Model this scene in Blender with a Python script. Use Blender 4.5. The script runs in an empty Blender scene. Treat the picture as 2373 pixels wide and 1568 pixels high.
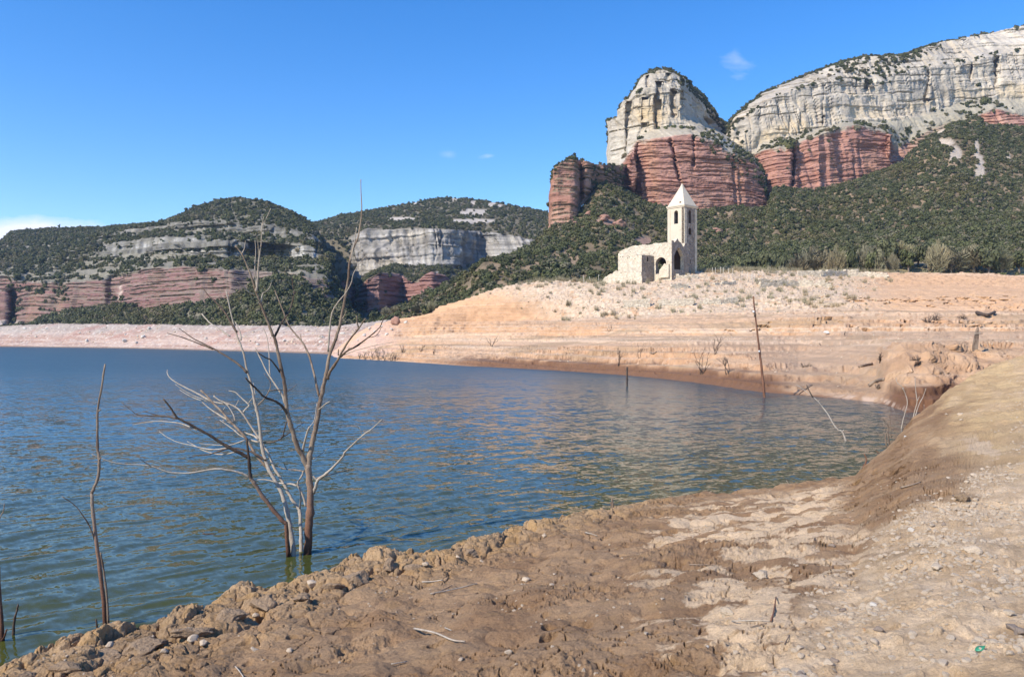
import bpy, bmesh, math, random
import numpy as np
from mathutils import Vector, Matrix
from mathutils.geometry import tessellate_polygon

C = bpy.context.scene.collection
SC = bpy.context.scene
R = math.radians
HAZE = .00012

# ------------------------------------------------------------------ camera, sky, sun, exposure
FD, CX, CY, HC = 1844.0, 1186.0, 784.0, 4.0      # survey of the photograph: focal length, centre, eye height
cam_d = bpy.data.cameras.new('camera')
cam = bpy.data.objects.new('camera', cam_d); C.objects.link(cam)
cam.location = (0, 0, HC); cam.rotation_euler = (R(90), 0, 0)
cam_d.sensor_width = 36; cam_d.lens = FD / 2372 * 36
cam_d.clip_start = 0.1; cam_d.clip_end = 20000
SC.camera = cam

SUN_EL, SUN_AZ = R(41), R(232)                    # azimuth measured clockwise from +Y (the view direction)
sd = Vector((math.sin(SUN_AZ) * math.cos(SUN_EL), math.cos(SUN_AZ) * math.cos(SUN_EL), math.sin(SUN_EL)))
sun_d = bpy.data.lights.new('sun', 'SUN'); sun_d.energy = 4.7; sun_d.angle = R(0.53); sun_d.color = (1.0, .90, .765)
sun = bpy.data.objects.new('sun', sun_d); C.objects.link(sun)
sun.rotation_euler = sd.to_track_quat('Z', 'Y').to_euler(); sun.location = (-60, -40, 80)

W = bpy.data.worlds.new('World'); SC.world = W; W.use_nodes = True
nt = W.node_tree; nt.nodes.clear()
def wn(t, **k):
    n = nt.nodes.new(t)
    for a, b in k.items(): setattr(n, a, b)
    return n
def wm(op, a, b=None, c=None, clamp=False):
    n = nt.nodes.new('ShaderNodeMath'); n.operation = op; n.use_clamp = clamp
    for i, v in enumerate((a, b, c)):
        if v is None: continue
        if isinstance(v, (int, float)): n.inputs[i].default_value = v
        else: nt.links.new(v, n.inputs[i])
    return n.outputs[0]
sky = wn('ShaderNodeTexSky'); sky.sky_type = 'NISHITA'; sky.sun_disc = False
sky.sun_elevation = SUN_EL; sky.sun_rotation = SUN_AZ
sky.air_density = 1.0; sky.dust_density = 0.0; sky.ozone_density = 2.5; sky.altitude = 300
hs = wn('ShaderNodeHueSaturation'); hs.inputs['Saturation'].default_value = 1.38; hs.inputs['Value'].default_value = 1.5
hs.inputs['Hue'].default_value = .509
nt.links.new(sky.outputs[0], hs.inputs['Color'])
# low cloud bank and two wisps, laid out by direction in the sky
tc = wn('ShaderNodeTexCoord'); sp = wn('ShaderNodeSeparateXYZ'); nt.links.new(tc.outputs['Generated'], sp.inputs[0])
yc = wm('MAXIMUM', sp.outputs[1], .05)
az = wm('DIVIDE', sp.outputs[0], yc); el = wm('DIVIDE', sp.outputs[2], yc)
cmb = wn('ShaderNodeCombineXYZ'); nt.links.new(az, cmb.inputs[0]); nt.links.new(wm('MULTIPLY', el, 2.2), cmb.inputs[1])
nz = wn('ShaderNodeTexNoise'); nz.inputs['Scale'].default_value = 11; nz.inputs['Detail'].default_value = 6; nz.inputs['Roughness'].default_value = .55
nt.links.new(cmb.outputs[0], nz.inputs['Vector'])
nf = nz.outputs['Fac']
front = wm('GREATER_THAN', sp.outputs[1], .05)
def px(x): return (x - CX) / FD
def py(y): return (CY - y) / FD
def blob(x, y, wx, wy, thr, gain):
    dx = wm('DIVIDE', wm('SUBTRACT', az, px(x)), wx / FD); dy = wm('DIVIDE', wm('SUBTRACT', el, py(y)), wy / FD)
    rr = wm('SQRT', wm('ADD', wm('MULTIPLY', dx, dx), wm('MULTIPLY', dy, dy)))
    m = wm('SUBTRACT', 1.0, rr)
    m = wm('ADD', m, wm('MULTIPLY', wm('SUBTRACT', nf, .5), thr))
    return wm('MULTIPLY', m, gain, clamp=True)
m1 = blob(70, 545, 250, 46, 1.3, 2.0)
m2 = blob(1705, 140, 45, 34, 4.5, .34)
m3 = blob(1130, 362, 34, 12, 4.0, .5)
m4 = blob(1040, 358, 20, 10, 4.0, .15)
mm = wm('MAXIMUM', wm('MAXIMUM', m1, m2), wm('MAXIMUM', m3, m4)); mm = wm('MULTIPLY', mm, front)
mix = wn('ShaderNodeMix', data_type='RGBA'); nt.links.new(mm, mix.inputs[0]); nt.links.new(hs.outputs[0], mix.inputs[6])
mix.inputs[7].default_value = (7.4, 7.6, 9.0, 1)
bg = wn('ShaderNodeBackground'); bg.inputs[1].default_value = 0.115
nt.links.new(mix.outputs[2], bg.inputs[0])
wo = wn('ShaderNodeOutputWorld'); nt.links.new(bg.outputs[0], wo.inputs[0])

SC.view_settings.view_transform = 'Standard'; SC.view_settings.look = 'None'
SC.view_settings.exposure = 0.42; SC.view_settings.gamma = 1.0
SC.view_settings.use_curve_mapping = False
try:
    SC.cycles.max_bounces = 6; SC.cycles.diffuse_bounces = 3; SC.cycles.glossy_bounces = 3; SC.cycles.use_denoising = True
    SC.cycles.volume_bounces = 0
except Exception: pass

# ------------------------------------------------------------------ numeric helpers
rng = np.random.default_rng(7); random.seed(7)
_T = rng.random((64, 64, 64), dtype=np.float32)
def vn(x, y, z=0.0, seed=0):
    """value noise 0..1"""
    x = np.asarray(x, np.float32) + seed * 17.31; y = np.asarray(y, np.float32) + seed * 7.77; z = np.asarray(z, np.float32) + seed * 3.13
    x, y, z = np.broadcast_arrays(x, y, z)
    xi = np.floor(x); yi = np.floor(y); zi = np.floor(z)
    fx = x - xi; fy = y - yi; fz = z - zi
    fx = fx * fx * (3 - 2 * fx); fy = fy * fy * (3 - 2 * fy); fz = fz * fz * (3 - 2 * fz)
    a = xi.astype(np.int32) & 63; b = yi.astype(np.int32) & 63; c = zi.astype(np.int32) & 63
    a1 = (a + 1) & 63; b1 = (b + 1) & 63; c1 = (c + 1) & 63
    T = _T
    def lz(p, q): return T[p, q, c] * (1 - fz) + T[p, q, c1] * fz
    return (lz(a, b) * (1 - fx) + lz(a1, b) * fx) * (1 - fy) + (lz(a, b1) * (1 - fx) + lz(a1, b1) * fx) * fy
def fbm(x, y, z=0.0, seed=0, oct=4, gain=.5, lac=2.03):
    s = 0; a = 1; t = 0
    for i in range(oct):
        s = s + a * vn(np.asarray(x) * lac ** i, np.asarray(y) * lac ** i, np.asarray(z) * lac ** i, seed + i * 5); t += a; a *= gain
    return s / t
def ss(a, b, x): 
    t = np.clip((x - a) / (b - a), 0, 1); return t * t * (3 - 2 * t)
def vor(x, y, seed=0):
    """2-D Worley: F1, F2, cell value"""
    xi = np.floor(x).astype(np.int32); yi = np.floor(y).astype(np.int32)
    f1 = np.full(x.shape, 9., np.float32); f2 = f1.copy(); cv = np.zeros(x.shape, np.float32)
    for dx in (-1, 0, 1):
        for dy in (-1, 0, 1):
            a = (xi + dx); b = (yi + dy)
            jx = _T[a & 63, b & 63, (seed * 3 + 1) & 63]; jy = _T[a & 63, b & 63, (seed * 3 + 2) & 63]
            d = np.sqrt((a + .5 + (jx - .5) * .9 - x) ** 2 + (b + .5 + (jy - .5) * .9 - y) ** 2).astype(np.float32)
            n = d < f1
            f2 = np.where(n, f1, np.minimum(f2, d)); cv = np.where(n, _T[a & 63, b & 63, (seed * 3) & 63], cv); f1 = np.where(n, d, f1)
    return f1, f2, cv
def step1(z, x, seed, sharp=.18):
    """blocky layers along z: a random level per layer with sharp steps"""
    zi = np.floor(z); f = z - zi
    k = zi.astype(np.int32) & 63; k1 = (k + 1) & 63
    u = np.asarray(x); ui = np.floor(u); uf = u - ui; uf = uf * uf * (3 - 2 * uf); i = ui.astype(np.int32) & 63; i1 = (i + 1) & 63
    s = seed & 63
    a = _T[k, i, s] * (1 - uf) + _T[k, i1, s] * uf; b = _T[k1, i, s] * (1 - uf) + _T[k1, i1, s] * uf
    t = ss(1 - sharp, 1, f)
    return a * (1 - t) + b * t
def interp(pts, X):
    p = np.array(pts, float); o = np.argsort(p[:, 0]); p = p[o]
    return [np.interp(X, p[:, 0], p[:, k]) for k in range(1, p.shape[1])]

def z_of(y, Y): return HC - (np.asarray(y, float) - CY) * np.asarray(Y, float) / FD
def y_of(z, Y): return CY - (np.asarray(z, float) - HC) * FD / np.asarray(Y, float)
def at(x, y, Y): return Vector(((x - CX) / FD * Y, Y, float(z_of(y, Y))))

# ------------------------------------------------------------------ objects
def tag(o, label=None, cat=None, group=None, kind=None):
    if label: o['label'] = label
    if cat: o['category'] = cat
    if group: o['group'] = group
    if kind: o['kind'] = kind
    return o
def link(o, parent=None):
    C.objects.link(o)
    if parent: o.parent = parent
    return o
def empty(name, loc=(0, 0, 0), rz=0):
    o = bpy.data.objects.new(name, None); C.objects.link(o); o.location = loc; o.rotation_euler = (0, 0, rz); o.empty_display_size = .3
    return o
def mesh(name, V, F, mat, parent=None, smooth=True, mats=None, fm=None):
    me = bpy.data.meshes.new(name)
    me.from_pydata([tuple(map(float, v)) for v in V], [], [tuple(map(int, f)) for f in F]); me.update()
    if smooth: me.polygons.foreach_set('use_smooth', np.ones(len(me.polygons), bool))
    for m in (mats or [mat]): me.materials.append(m)
    if fm is not None: me.polygons.foreach_set('material_index', np.array(fm, np.int32))
    o = bpy.data.objects.new(name, me); link(o, parent)
    return o
def gridmesh(name, P, mat, col=None, parent=None):
    nr, nc = P.shape[:2]
    me = bpy.data.meshes.new(name)
    me.vertices.add(nr * nc); me.vertices.foreach_set('co', P.astype(np.float32).ravel())
    i = np.arange(nr * nc, dtype=np.int32).reshape(nr, nc)
    q = np.stack([i[:-1, :-1], i[:-1, 1:], i[1:, 1:], i[1:, :-1]], -1).reshape(-1)
    nf = (nr - 1) * (nc - 1)
    me.loops.add(nf * 4); me.loops.foreach_set('vertex_index', q)
    me.polygons.add(nf); me.polygons.foreach_set('loop_start', np.arange(0, nf * 4, 4, dtype=np.int32))
    me.polygons.foreach_set('use_smooth', np.ones(nf, bool))
    me.update(calc_edges=True)
    if col is not None:
        a = me.attributes.new('Col', 'FLOAT_COLOR', 'POINT')
        c4 = np.ones((nr * nc, 4), np.float32); c4[:, :3] = col.reshape(-1, 3); a.data.foreach_set('color', c4.ravel())
    me.materials.append(mat)
    o = bpy.data.objects.new(name, me); link(o, parent)
    return o

# ------------------------------------------------------------------ materials
class MT:
    def __init__(s, name):
        s.m = bpy.data.materials.new(name); s.m.use_nodes = True; s.t = s.m.node_tree
        s.b = s.t.nodes['Principled BSDF']; s.b.inputs['Roughness'].default_value = .9
        s.b.inputs['Specular IOR Level'].default_value = .2
    def n(s, t, **k):
        n = s.t.nodes.new(t)
        for a, b in k.items(): setattr(n, a, b)
        return n
    def l(s, a, b): s.t.links.new(a, b)
    def coord(s, kind='Object', scale=(1, 1, 1)):
        tc = s.n('ShaderNodeTexCoord'); mp = s.n('ShaderNodeMapping'); mp.inputs['Scale'].default_value = scale
        s.l(tc.outputs[kind], mp.inputs[0]); return mp.outputs[0]
    def noise(s, co, scale, detail=4, rough=.6):
        n = s.n('ShaderNodeTexNoise'); n.inputs['Scale'].default_value = scale; n.inputs['Detail'].default_value = detail
        n.inputs['Roughness'].default_value = rough; s.l(co, n.inputs['Vector']); return n
    def ramp(s, f, stops):
        r = s.n('ShaderNodeValToRGB'); e = r.color_ramp.elements
        while len(e) < len(stops): e.new(.5)
        for i, (p, c) in enumerate(stops):
            e[i].position = p; e[i].color = (*c, 1) if len(c) == 3 else c
        s.l(f, r.inputs[0]); return r.outputs[0]
    def mix(s, f, a, b, mode='MIX'):
        n = s.n('ShaderNodeMix', data_type='RGBA', blend_type=mode)
        for i, v in ((0, f), (6, a), (7, b)):
            if isinstance(v, (int, float)): n.inputs[i].default_value = v
            elif isinstance(v, tuple): n.inputs[i].default_value = (*v, 1)
            else: s.l(v, n.inputs[i])
        return n.outputs[2]
    def bump(s, h, dist, strength=1.0, prev=None):
        n = s.n('ShaderNodeBump'); n.inputs['Distance'].default_value = dist; n.inputs['Strength'].default_value = strength
        s.l(h, n.inputs['Height'])
        if prev: s.l(prev, n.inputs['Normal'])
        return n.outputs[0]
    def math(s, op, a, b=None, clamp=False):
        n = s.n('ShaderNodeMath'); n.operation = op; n.use_clamp = clamp
        for i, v in enumerate((a, b)):
            if v is None: continue
            if isinstance(v, (int, float)): n.inputs[i].default_value = v
            else: s.l(v, n.inputs[i])
        return n.outputs[0]

def grey(v): return (v, v, v)
def mat_terrain(name, s1, s2, bd, bstr=.8, contrast=.35, stretch=(1, 1, 1)):
    M = MT(name); at_ = M.n('ShaderNodeAttribute', attribute_name='Col')
    co = M.coord('Object', stretch)
    n1 = M.noise(co, s1, 6, .65); n2 = M.noise(co, s2, 5, .7)
    c = M.mix(1.0, at_.outputs['Color'], M.ramp(n1.outputs['Fac'], [(.25, grey(1 - contrast)), (.75, grey(1 + contrast))]), 'MULTIPLY')
    c = M.mix(1.0, c, M.ramp(n2.outputs['Fac'], [(.3, grey(1 - contrast * .7)), (.7, grey(1 + contrast * .5))]), 'MULTIPLY')
    M.l(c, M.b.inputs['Base Color'])
    h = M.math('ADD', n1.outputs['Fac'], M.math('MULTIPLY', n2.outputs['Fac'], .35))
    M.l(M.bump(h, bd, bstr), M.b.inputs['Normal'])
    return M.m
def mat_simple(name, c1, c2, scale=8, bd=.01, rough=.85, stretch=(1, 1, 1), bstr=.7, extra=None):
    M = MT(name); co = M.coord('Object', stretch); n = M.noise(co, scale, 6, .65)
    c = M.ramp(n.outputs['Fac'], [(.3, c1), (.7, c2)])
    M.l(c, M.b.inputs['Base Color']); M.b.inputs['Roughness'].default_value = rough
    if bd: M.l(M.bump(n.outputs['Fac'], bd, bstr), M.b.inputs['Normal'])
    return M.m

# ------------------------------------------------------------------ terrain sheets
def sheet(lines, X0, X1, dX, seg, inv=False):
    """lines: list of (kind, [(X, v, Y)]) from near to far; v is a height (z) or a photo row (y) -> P grid, row coordinate, X"""
    X = np.arange(X0, X1 + dX * .5, dX) if not isinstance(dX, np.ndarray) else dX
    ZY = []
    for kind, pts in lines:
        if kind == 'yz':
            y, z = interp(pts, X); Y = (HC - z) * FD / (y - CY)
        else:
            v, Y = interp(pts, X); z = v if kind == 'z' else z_of(v, Y)
        ZY.append((z, Y))
    rows = []; S = []
    for j in range(len(lines) - 1):
        n = seg[j]
        for k in range(n + (1 if j == len(lines) - 2 else 0)):
            t = k / n
            if inv:                                   # rows spaced by perspective: fine near, coarse far
                Y0, Y1 = ZY[j][1], ZY[j + 1][1]; Yt = 1 / ((1 - t) / Y0 + t / Y1); t_ = np.where(np.abs(Y1 - Y0) > 1e-6, (Yt - Y0) / (Y1 - Y0 + 1e-12), t)
                rows.append((ZY[j][0] * (1 - t_) + ZY[j + 1][0] * t_, Yt)); S.append(j + t)
            else: rows.append((ZY[j][0] * (1 - t) + ZY[j + 1][0] * t, ZY[j][1] * (1 - t) + ZY[j + 1][1] * t)); S.append(j + t)
    z = np.array([r[0] for r in rows]); Y = np.array([r[1] for r in rows])
    x = (X[None, :] - CX) / FD * Y
    return np.stack([x, Y, z], -1), np.array(S), X
def smooth_rows(P, k, keep=None):
    for _ in range(k):
        Q = P.copy(); Q[1:-1] = (P[:-2] + 2 * P[1:-1] + P[2:]) / 4
        P = Q if keep is None else np.where(keep, P, Q)
    return P
def normals(P):
    du = np.gradient(P, axis=1); dv = np.gradient(P, axis=0)
    n = np.cross(du, dv); l = np.linalg.norm(n, axis=-1, keepdims=True); n = n / np.maximum(l, 1e-9)
    return n
def pix(P): 
    Y = np.maximum(P[..., 1], .05); return CX + FD * P[..., 0] / Y, CY - FD * (P[..., 2] - HC) / Y
def push(P, d):
    """move the surface d metres further away without changing its outline against the sky as surveyed"""
    f = (P[..., 1] + d) / P[..., 1]; Q = P.copy(); Q[..., 0] *= f; Q[..., 1] *= f; Q[..., 2] = HC + (P[..., 2] - HC) * f
    return Q
class Surf:
    def __init__(s, P, X):
        s.P = P; s.X = X; _, s.y = pix(P)
    def col(s, X): return int(np.clip(np.searchsorted(s.X, X), 0, len(s.X) - 1))
    def p(s, X, y, ymin=0.0):
        """first visible point of the surface in that direction"""
        c = s.col(X); yy = s.y[:, c]; Yc = s.P[:, c, 1]
        ok = np.where((yy <= y) & (Yc > ymin))[0]
        i = ok[0] if len(ok) else int(np.argmin(np.abs(yy - y)))
        v = s.P[i, c]; return Vector((float(v[0]), float(v[1]), float(v[2])))
    def zat(s, x, y):
        """ground height under a world point"""
        X = CX + FD * x / y; c = s.col(X); return float(np.interp(y, s.P[:, c, 1], s.P[:, c, 2]))
    def top(s, X):
        c = s.col(X); i = int(np.argmin(s.y[:, c])); v = s.P[i, c]; return Vector(map(float, v))
# ------------------------------------------------------------------ ground: near bank, cove and church hill in one sheet
crest = [(-700, 1700, .3), (-400, 1640, .3), (0, 1578, .30), (60, 1552, .30), (120, 1533, .30), (250, 1493, .30), (370, 1458, .30), (480, 1415, .3), (560, 1380, .3), (640, 1376, .3), (720, 1356, .3),
         (800, 1320, .3), (870, 1298, .3), (930, 1302, .28), (1000, 1293, .28), (1100, 1264, .27), (1200, 1238, .27), (1300, 1208, .26), (1400, 1192, .26), (1500, 1168, .26),
         (1600, 1152, .26), (1700, 1142, .26), (1800, 1131, .3), (1900, 1117, .35), (1980, 1105, .4), (2060, 1032, .65), (2115, 967, .95), (2160, 936, 1.3), (2200, 901, 1.75),
         (2260, 863, 2.3), (2310, 839, 2.75), (2372, 821, 3.15), (2500, 806, 3.5), (2700, 797, 3.7), (3000, 794, 3.8)]
kx = np.array([c[0] for c in crest], float)
cyv = np.array([c[1] for c in crest], float); czv = np.array([c[2] for c in crest], float)
cYv = (HC - czv) * FD / (cyv - CY)
def cY(X): return float(np.interp(X, kx, cYv))
def cZ(X): return float(np.interp(X, kx, czv))
KX = [-700, -400, 0, 120, 250, 370, 480, 560, 640, 720, 800, 870, 930, 1000, 1100, 1200, 1300, 1400, 1500, 1600, 1700, 1800, 1900, 1980, 2060, 2115, 2160, 2200, 2260, 2310, 2372, 2500, 2700, 3000]
def fl(pts): return lambda X: float(np.interp(X, [p[0] for p in pts], [p[1] for p in pts]))
z1 = fl([(-400, 1.3), (0, 1.35), (1186, 1.75), (2000, 2.05), (2372, 2.1), (3000, 2.3)])
z2 = fl([(-400, .75), (0, .8), (600, .85), (1186, .95), (1700, 1.05), (1900, 1.2), (2115, 1.6), (2372, 2.0), (3000, 2.4)])
z3 = fl([(-400, .55), (600, .58), (1186, .6), (1700, .62), (1900, .72), (1980, .85), (2115, 1.25), (2200, 1.6), (2372, 2.1), (3000, 3.0)])
lines = [
 ('z', [(X, 2.45, .6) for X in KX]),
 ('z', [(X, z1(X), 4.3) for X in KX]),
 ('z', [(X, z2(X), 4.3 + (cY(X) - 4.3) * (.48 if X < 1980 else .4)) for X in KX]),
 ('z', [(X, z3(X), 4.3 + (cY(X) - 4.3) * .76) for X in KX]),
 ('yz', crest),
 ('z', [(X, -.15, cY(X) + .55) for X in KX if X <= 1980] + [(2060, -.2, 27), (2115, 0, 34), (2160, .5, 36), (2200, 1.0, 39), (2260, 1.6, 42.5), (2372, 2.65, 46), (2700, 3.3, 49), (3000, 3.4, 52)]),
 ('z', [(X, -1.5, cY(X) + 4) for X in KX if X <= 1980] + [(2060, -1.0, 30), (2115, -.4, 36), (2160, -.1, 38), (2200, .2, 41), (2260, .9, 44), (2372, 2.4, 48), (2700, 3.2, 51), (3000, 3.3, 54)]),
 ('z', [(-700, -1.5, 140), (750, -1.5, 145), (870, -1.5, 138), (1080, -1.5, 109), (1430, -1.5, 83), (1760, -1.5, 55), (1950, -1.3, 47.5), (2050, -1.0, 43), (2100, -.4, 40), (2160, -.1, 41.4), (2200, .3, 43.4), (2260, .9, 46), (2372, 2.4, 50), (3000, 3.2, 56)]),
 ('z', [(-700, -1.5, 150), (740, -1.5, 165), (790, -.25, 160), (820, 0, 156), (870, 0, 148), (1000, 0, 127), (1080, 0, 115), (1430, 0, 88), (1600, 0, 73), (1700, 0, 63.5), (1760, 0, 59.5), (1850, 0, 56.2), (1950, 0, 52.3), (2050, 0, 48), (2100, 0, 42.8), (2160, 0, 43.2), (2200, .4, 45.5), (2260, 1.0, 47.5), (2372, 2.4, 51), (3000, 3.3, 58)]),
 ('z', [(-700, -1.5, 155), (740, -1.5, 170), (790, .2, 163), (870, .8, 152), (1000, .85, 131), (1080, .84, 119), (1430, 1.09, 91), (1600, 1.16, 76), (1700, .97, 66.5), (1760, .6, 62), (1850, .26, 58), (1950, .22, 54.5), (2030, .5, 50.8), (2060, .9, 49.5), (2100, 1.25, 46), (2160, 1.28, 45.6), (2200, 1.35, 47.4), (2260, 1.9, 49.5), (2372, 2.8, 53), (3000, 3.4, 60)]),
 ('z', [(-700, -1.5, 165), (740, -1.5, 178), (790, .7, 172), (870, 2.0, 160), (1000, 2.4, 145), (1080, 2.56, 140), (1430, 2.3, 101), (1600, 2.6, 84), (1700, 2.43, 76), (1760, 1.95, 70), (1850, 1.0, 63), (1950, 1.17, 62), (2030, 1.7, 58), (2055, 3.0, 56), (2100, 3.5, 55), (2160, 3.7, 55), (2200, 3.6, 55), (2260, 3.3, 56), (2372, 3.4, 60), (3000, 3.7, 65)]),
 ('z', [(-700, -1.5, 170), (740, -1.5, 185), (790, 1.0, 180), (870, 3.2, 168), (1000, 3.6, 160), (1080, 3.8, 160), (1430, 3.5, 118), (1600, 3.4, 103), (1760, 3.0, 95), (1850, 2.5, 90), (1950, 3.0, 85), (2050, 3.65, 80), (2160, 3.8, 80), (2372, 3.75, 80), (3000, 3.9, 82)]),
 ('z', [(-700, -1.5, 175), (740, -1.5, 190), (790, 1.2, 188), (870, 4.2, 174), (1000, 4.8, 172), (1080, 5.1, 172), (1186, 5.0, 160), (1430, 4.3, 138), (1600, 4.14, 130), (1760, 4.34, 125), (1950, 4.6, 120), (2160, 4.8, 118), (3000, 5, 118)]),
 ('z', [(-700, -1.5, 178), (740, -1.5, 194), (790, 1.3, 191), (870, 5.0, 178), (1000, 6.2, 176), (1080, 6.6, 176), (1186, 6.4, 165), (1430, 5.9, 143), (1600, 6.4, 137), (1760, 7.0, 133), (1950, 7.5, 130), (2160, 7.05, 128), (2372, 6.7, 128), (3000, 6.9, 128)]),
 ('z', [(-700, -1.5, 180), (740, -1.5, 197), (790, 1.4, 194), (870, 6.0, 184), (1000, 7.6, 182), (1080, 7.85, 182), (1186, 8.05, 178), (1430, 8.4, 165), (1600, 9.4, 160), (1760, 9.65, 158), (1950, 9.8, 155), (2160, 9.4, 152), (2372, 9.04, 150), (3000, 9, 150)]),
 ('z', [(-700, -1.5, 185), (740, -1.5, 200), (790, 1.5, 197), (870, 7.0, 190), (1000, 9.0, 187), (1080, 11.3, 186), (1186, 12.4, 180), (1430, 13.0, 173), (1600, 13.0, 172), (1760, 12.95, 171), (1950, 12.7, 168), (2160, 12.8, 168), (2372, 13.0, 170), (3000, 13, 172)]),
 ('z', [(-700, -1.5, 188), (740, -1.5, 202), (790, 1.6, 199), (870, 7.4, 194), (1000, 9.4, 190), (1080, 12.6, 190), (1186, 14.7, 187), (1290, 15.4, 184), (1390, 15.6, 182), (1430, 15.9, 182), (1530, 16.6, 182), (1600, 17.6, 184), (1700, 17.3, 186), (1850, 17.3, 190), (2050, 17.2, 194), (2372, 17.0, 194), (3000, 17, 194)]),
 ('y', [(-700, 805, 195), (740, 805, 205), (790, 800, 203), (830, 770, 201), (870, 749, 200), (950, 738, 200), (1000, 728, 200), (1012, 716, 200), (1060, 700, 200), (1120, 678, 202), (1180, 661, 204), (1290, 650, 203), (1350, 652, 200), (1390, 655, 200), (1430, 655, 198), (1500, 648, 197), (1560, 636, 197), (1600, 629, 198), (1650, 627, 202), (1700, 627, 206), (1850, 628, 214), (2050, 629, 220), (2200, 632, 221), (2372, 636, 222), (3000, 640, 225)]),
]
lines[-1] = ('y', [(X, (y if X > 760 else 840), Y) for X, y, Y in lines[-1][1]])
rp = lines[-1][1]
lines.append(('z', [(X, float(z_of(y, Y)) - .6, Y + 9) for X, y, Y in rp]))
lines.append(('z', [(X, float(z_of(y, Y)) - 2.5, Y + 45) for X, y, Y in rp]))
seg = [14, 190, 170, 130, 12, 4, 6, 8, 18, 26, 26, 16, 22, 24, 44, 26, 40, 4, 4]
seg = [24, 230, 170, 110, 14, 4, 8, 8, 22, 30, 24, 16, 24, 26, 44, 28, 36, 4, 4]
assert len(seg) == len(lines) - 1
G, GS, GX = sheet(lines, 0, 0, np.concatenate([-420 - np.geomspace(5, 9000, 60)[::-1], np.arange(-420, 2820, 1.65), 2820 + np.geomspace(5, 14000, 70)]), seg, True)
S2 = np.broadcast_to(GS[:, None], G.shape[:2])
G = smooth_rows(G, 3, keep=(S2[..., None] < .9))
px0, py0 = pix(G)
x, Yw, z = G[..., 0], G[..., 1], G[..., 2]
near = (S2 < 5.2); far = ~near
dcr = np.interp(GX, kx, cYv)[None, :] - Yw           # metres in front of the shore crest
Xg = np.broadcast_to(GX[None, :], z.shape)
N = normals(G); N = np.where(N[..., 2:3] < 0, -N, N)

# --- zones of the near bank
wob = (fbm(x * .9, Yw * .9, 0, 3, 4) - .5)
zx = np.interp(py0, [1060, 1130, 1200, 1330, 1440, 1568, 1700], [2390, 2215, 2110, 1990, 1850, 1800, 1700])
rub = ss(-70, 60, Xg - zx + wob * 260) * near                       # pale rubble zone
lump = ss(3.8, .5, dcr + wob * 2.2) * near * ss(1720, 1250, Xg)     # dried clods along the shore
slope = ss(1960, 2080, Xg) * ss(1120, 1010, py0 + (Xg - 2000) * -.12) * near
# clods
wx = (fbm(x * 2.2, Yw * 2.2, 0, 11, 3) - .5) * .5; wy = (fbm(x * 2.2, Yw * 2.2, 0, 12, 3) - .5) * .5
wx = wx + (fbm(x * 7, Yw * 7, 0, 13, 3) - .5) * .16; wy = wy + (fbm(x * 7, Yw * 7, 0, 14, 3) - .5) * .16
f1, f2, cv = vor((x + wx) * 2.0, (Yw + wy) * 1.7, 1)
g1, g2, cv2 = vor((x + wx * .8) * 5.6, (Yw + wy * .8) * 5.0, 2)
dome = (1 - .8 * np.clip(f1 / .72, 0, 1) ** 3) * (.2 + 1.0 * cv) - .8 * ss(.11, .0, f2 - f1) * (.4 + .6 * cv2)
dome2 = (1 - .8 * np.clip(g1 / .75, 0, 1) ** 3) * (.2 + .8 * cv2) - .6 * ss(.11, 0, g2 - g1)
dome2 = dome2 + (fbm(x * 9, Yw * 9, 0, 15, 4) - .5) * 1.3 + (fbm(x * 34, Yw * 34, 0, 16, 3) - .5) * .5
h = np.zeros_like(z)
h += lump * (dome * .19 + dome2 * .065)
mudz = near * (1 - rub) * (1 - lump * .7) * (1 - slope)
und = fbm(x * 1.7, Yw * 1.7, 0, 21, 3) - .5
pil = vor((x + wx) * 1.9, (Yw + wy) * 1.7, 7); pil = 1 - np.clip(pil[0] / .75, 0, 1) ** 2
h += mudz * (und * .18 + pil * .075 + (fbm(x * 6, Yw * 6, 0, 22, 4) - .5) * .06 + (fbm(x * 24, Yw * 24, 0, 23, 3) - .5) * .012)
ck1, ck2, _ = vor((x + wx * .9) * 3.3, (Yw + wy * .9) * 3.3, 4)
crk = ss(.04, .0, ck2 - ck1) * ss(.42, .56, fbm(x * 1.3, Yw * 1.3, 0, 24, 2))
h -= mudz * crk * .07
pit = ss(.74, .84, fbm(x * 4.2, Yw * 4.2, 0, 25, 2)); h -= mudz * pit * .16
# broken crust patches in the mud
cru = ss(.56, .68, fbm(x * .9, Yw * .9, 0, 26, 3)); h += mudz * cru * (fbm(x * 13, Yw * 13, 0, 27, 4) - .5) * .14
rr1, rr2, rcv = vor(x * 9 + wx * 3, Yw * 9 + wy * 3, 5)
h += rub * ((fbm(x * 1.1, Yw * 1.1, 0, 31, 3) - .5) * .3 + (fbm(x * 5, Yw * 5, 0, 32, 4) - .5) * .07 + (fbm(x * 22, Yw * 22, 0, 33, 3) - .5) * .03
            + (1 - np.clip(rr1 / .6, 0, 1) ** 2) * ss(.7, .95, rcv) * .03)
rut = fbm((x * .8 - Yw * .5) * 1.5, (x * .5 + Yw * .8) * .25, 0, 34, 4)
h += slope * ((rut - .5) * .05 + (fbm(x * 2.5, Yw * 2.5, 0, 35, 4) - .5) * .17 + (fbm(x * .7, Yw * .7, 0, 34, 3) - .5) * .25 + (fbm(x * 12, Yw * 12, 0, 36, 3) - .5) * .04)
damp = ss(.6, 3.0, Yw)
damp = damp * np.where(near, 1, 0)
z = z + h * damp
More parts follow.
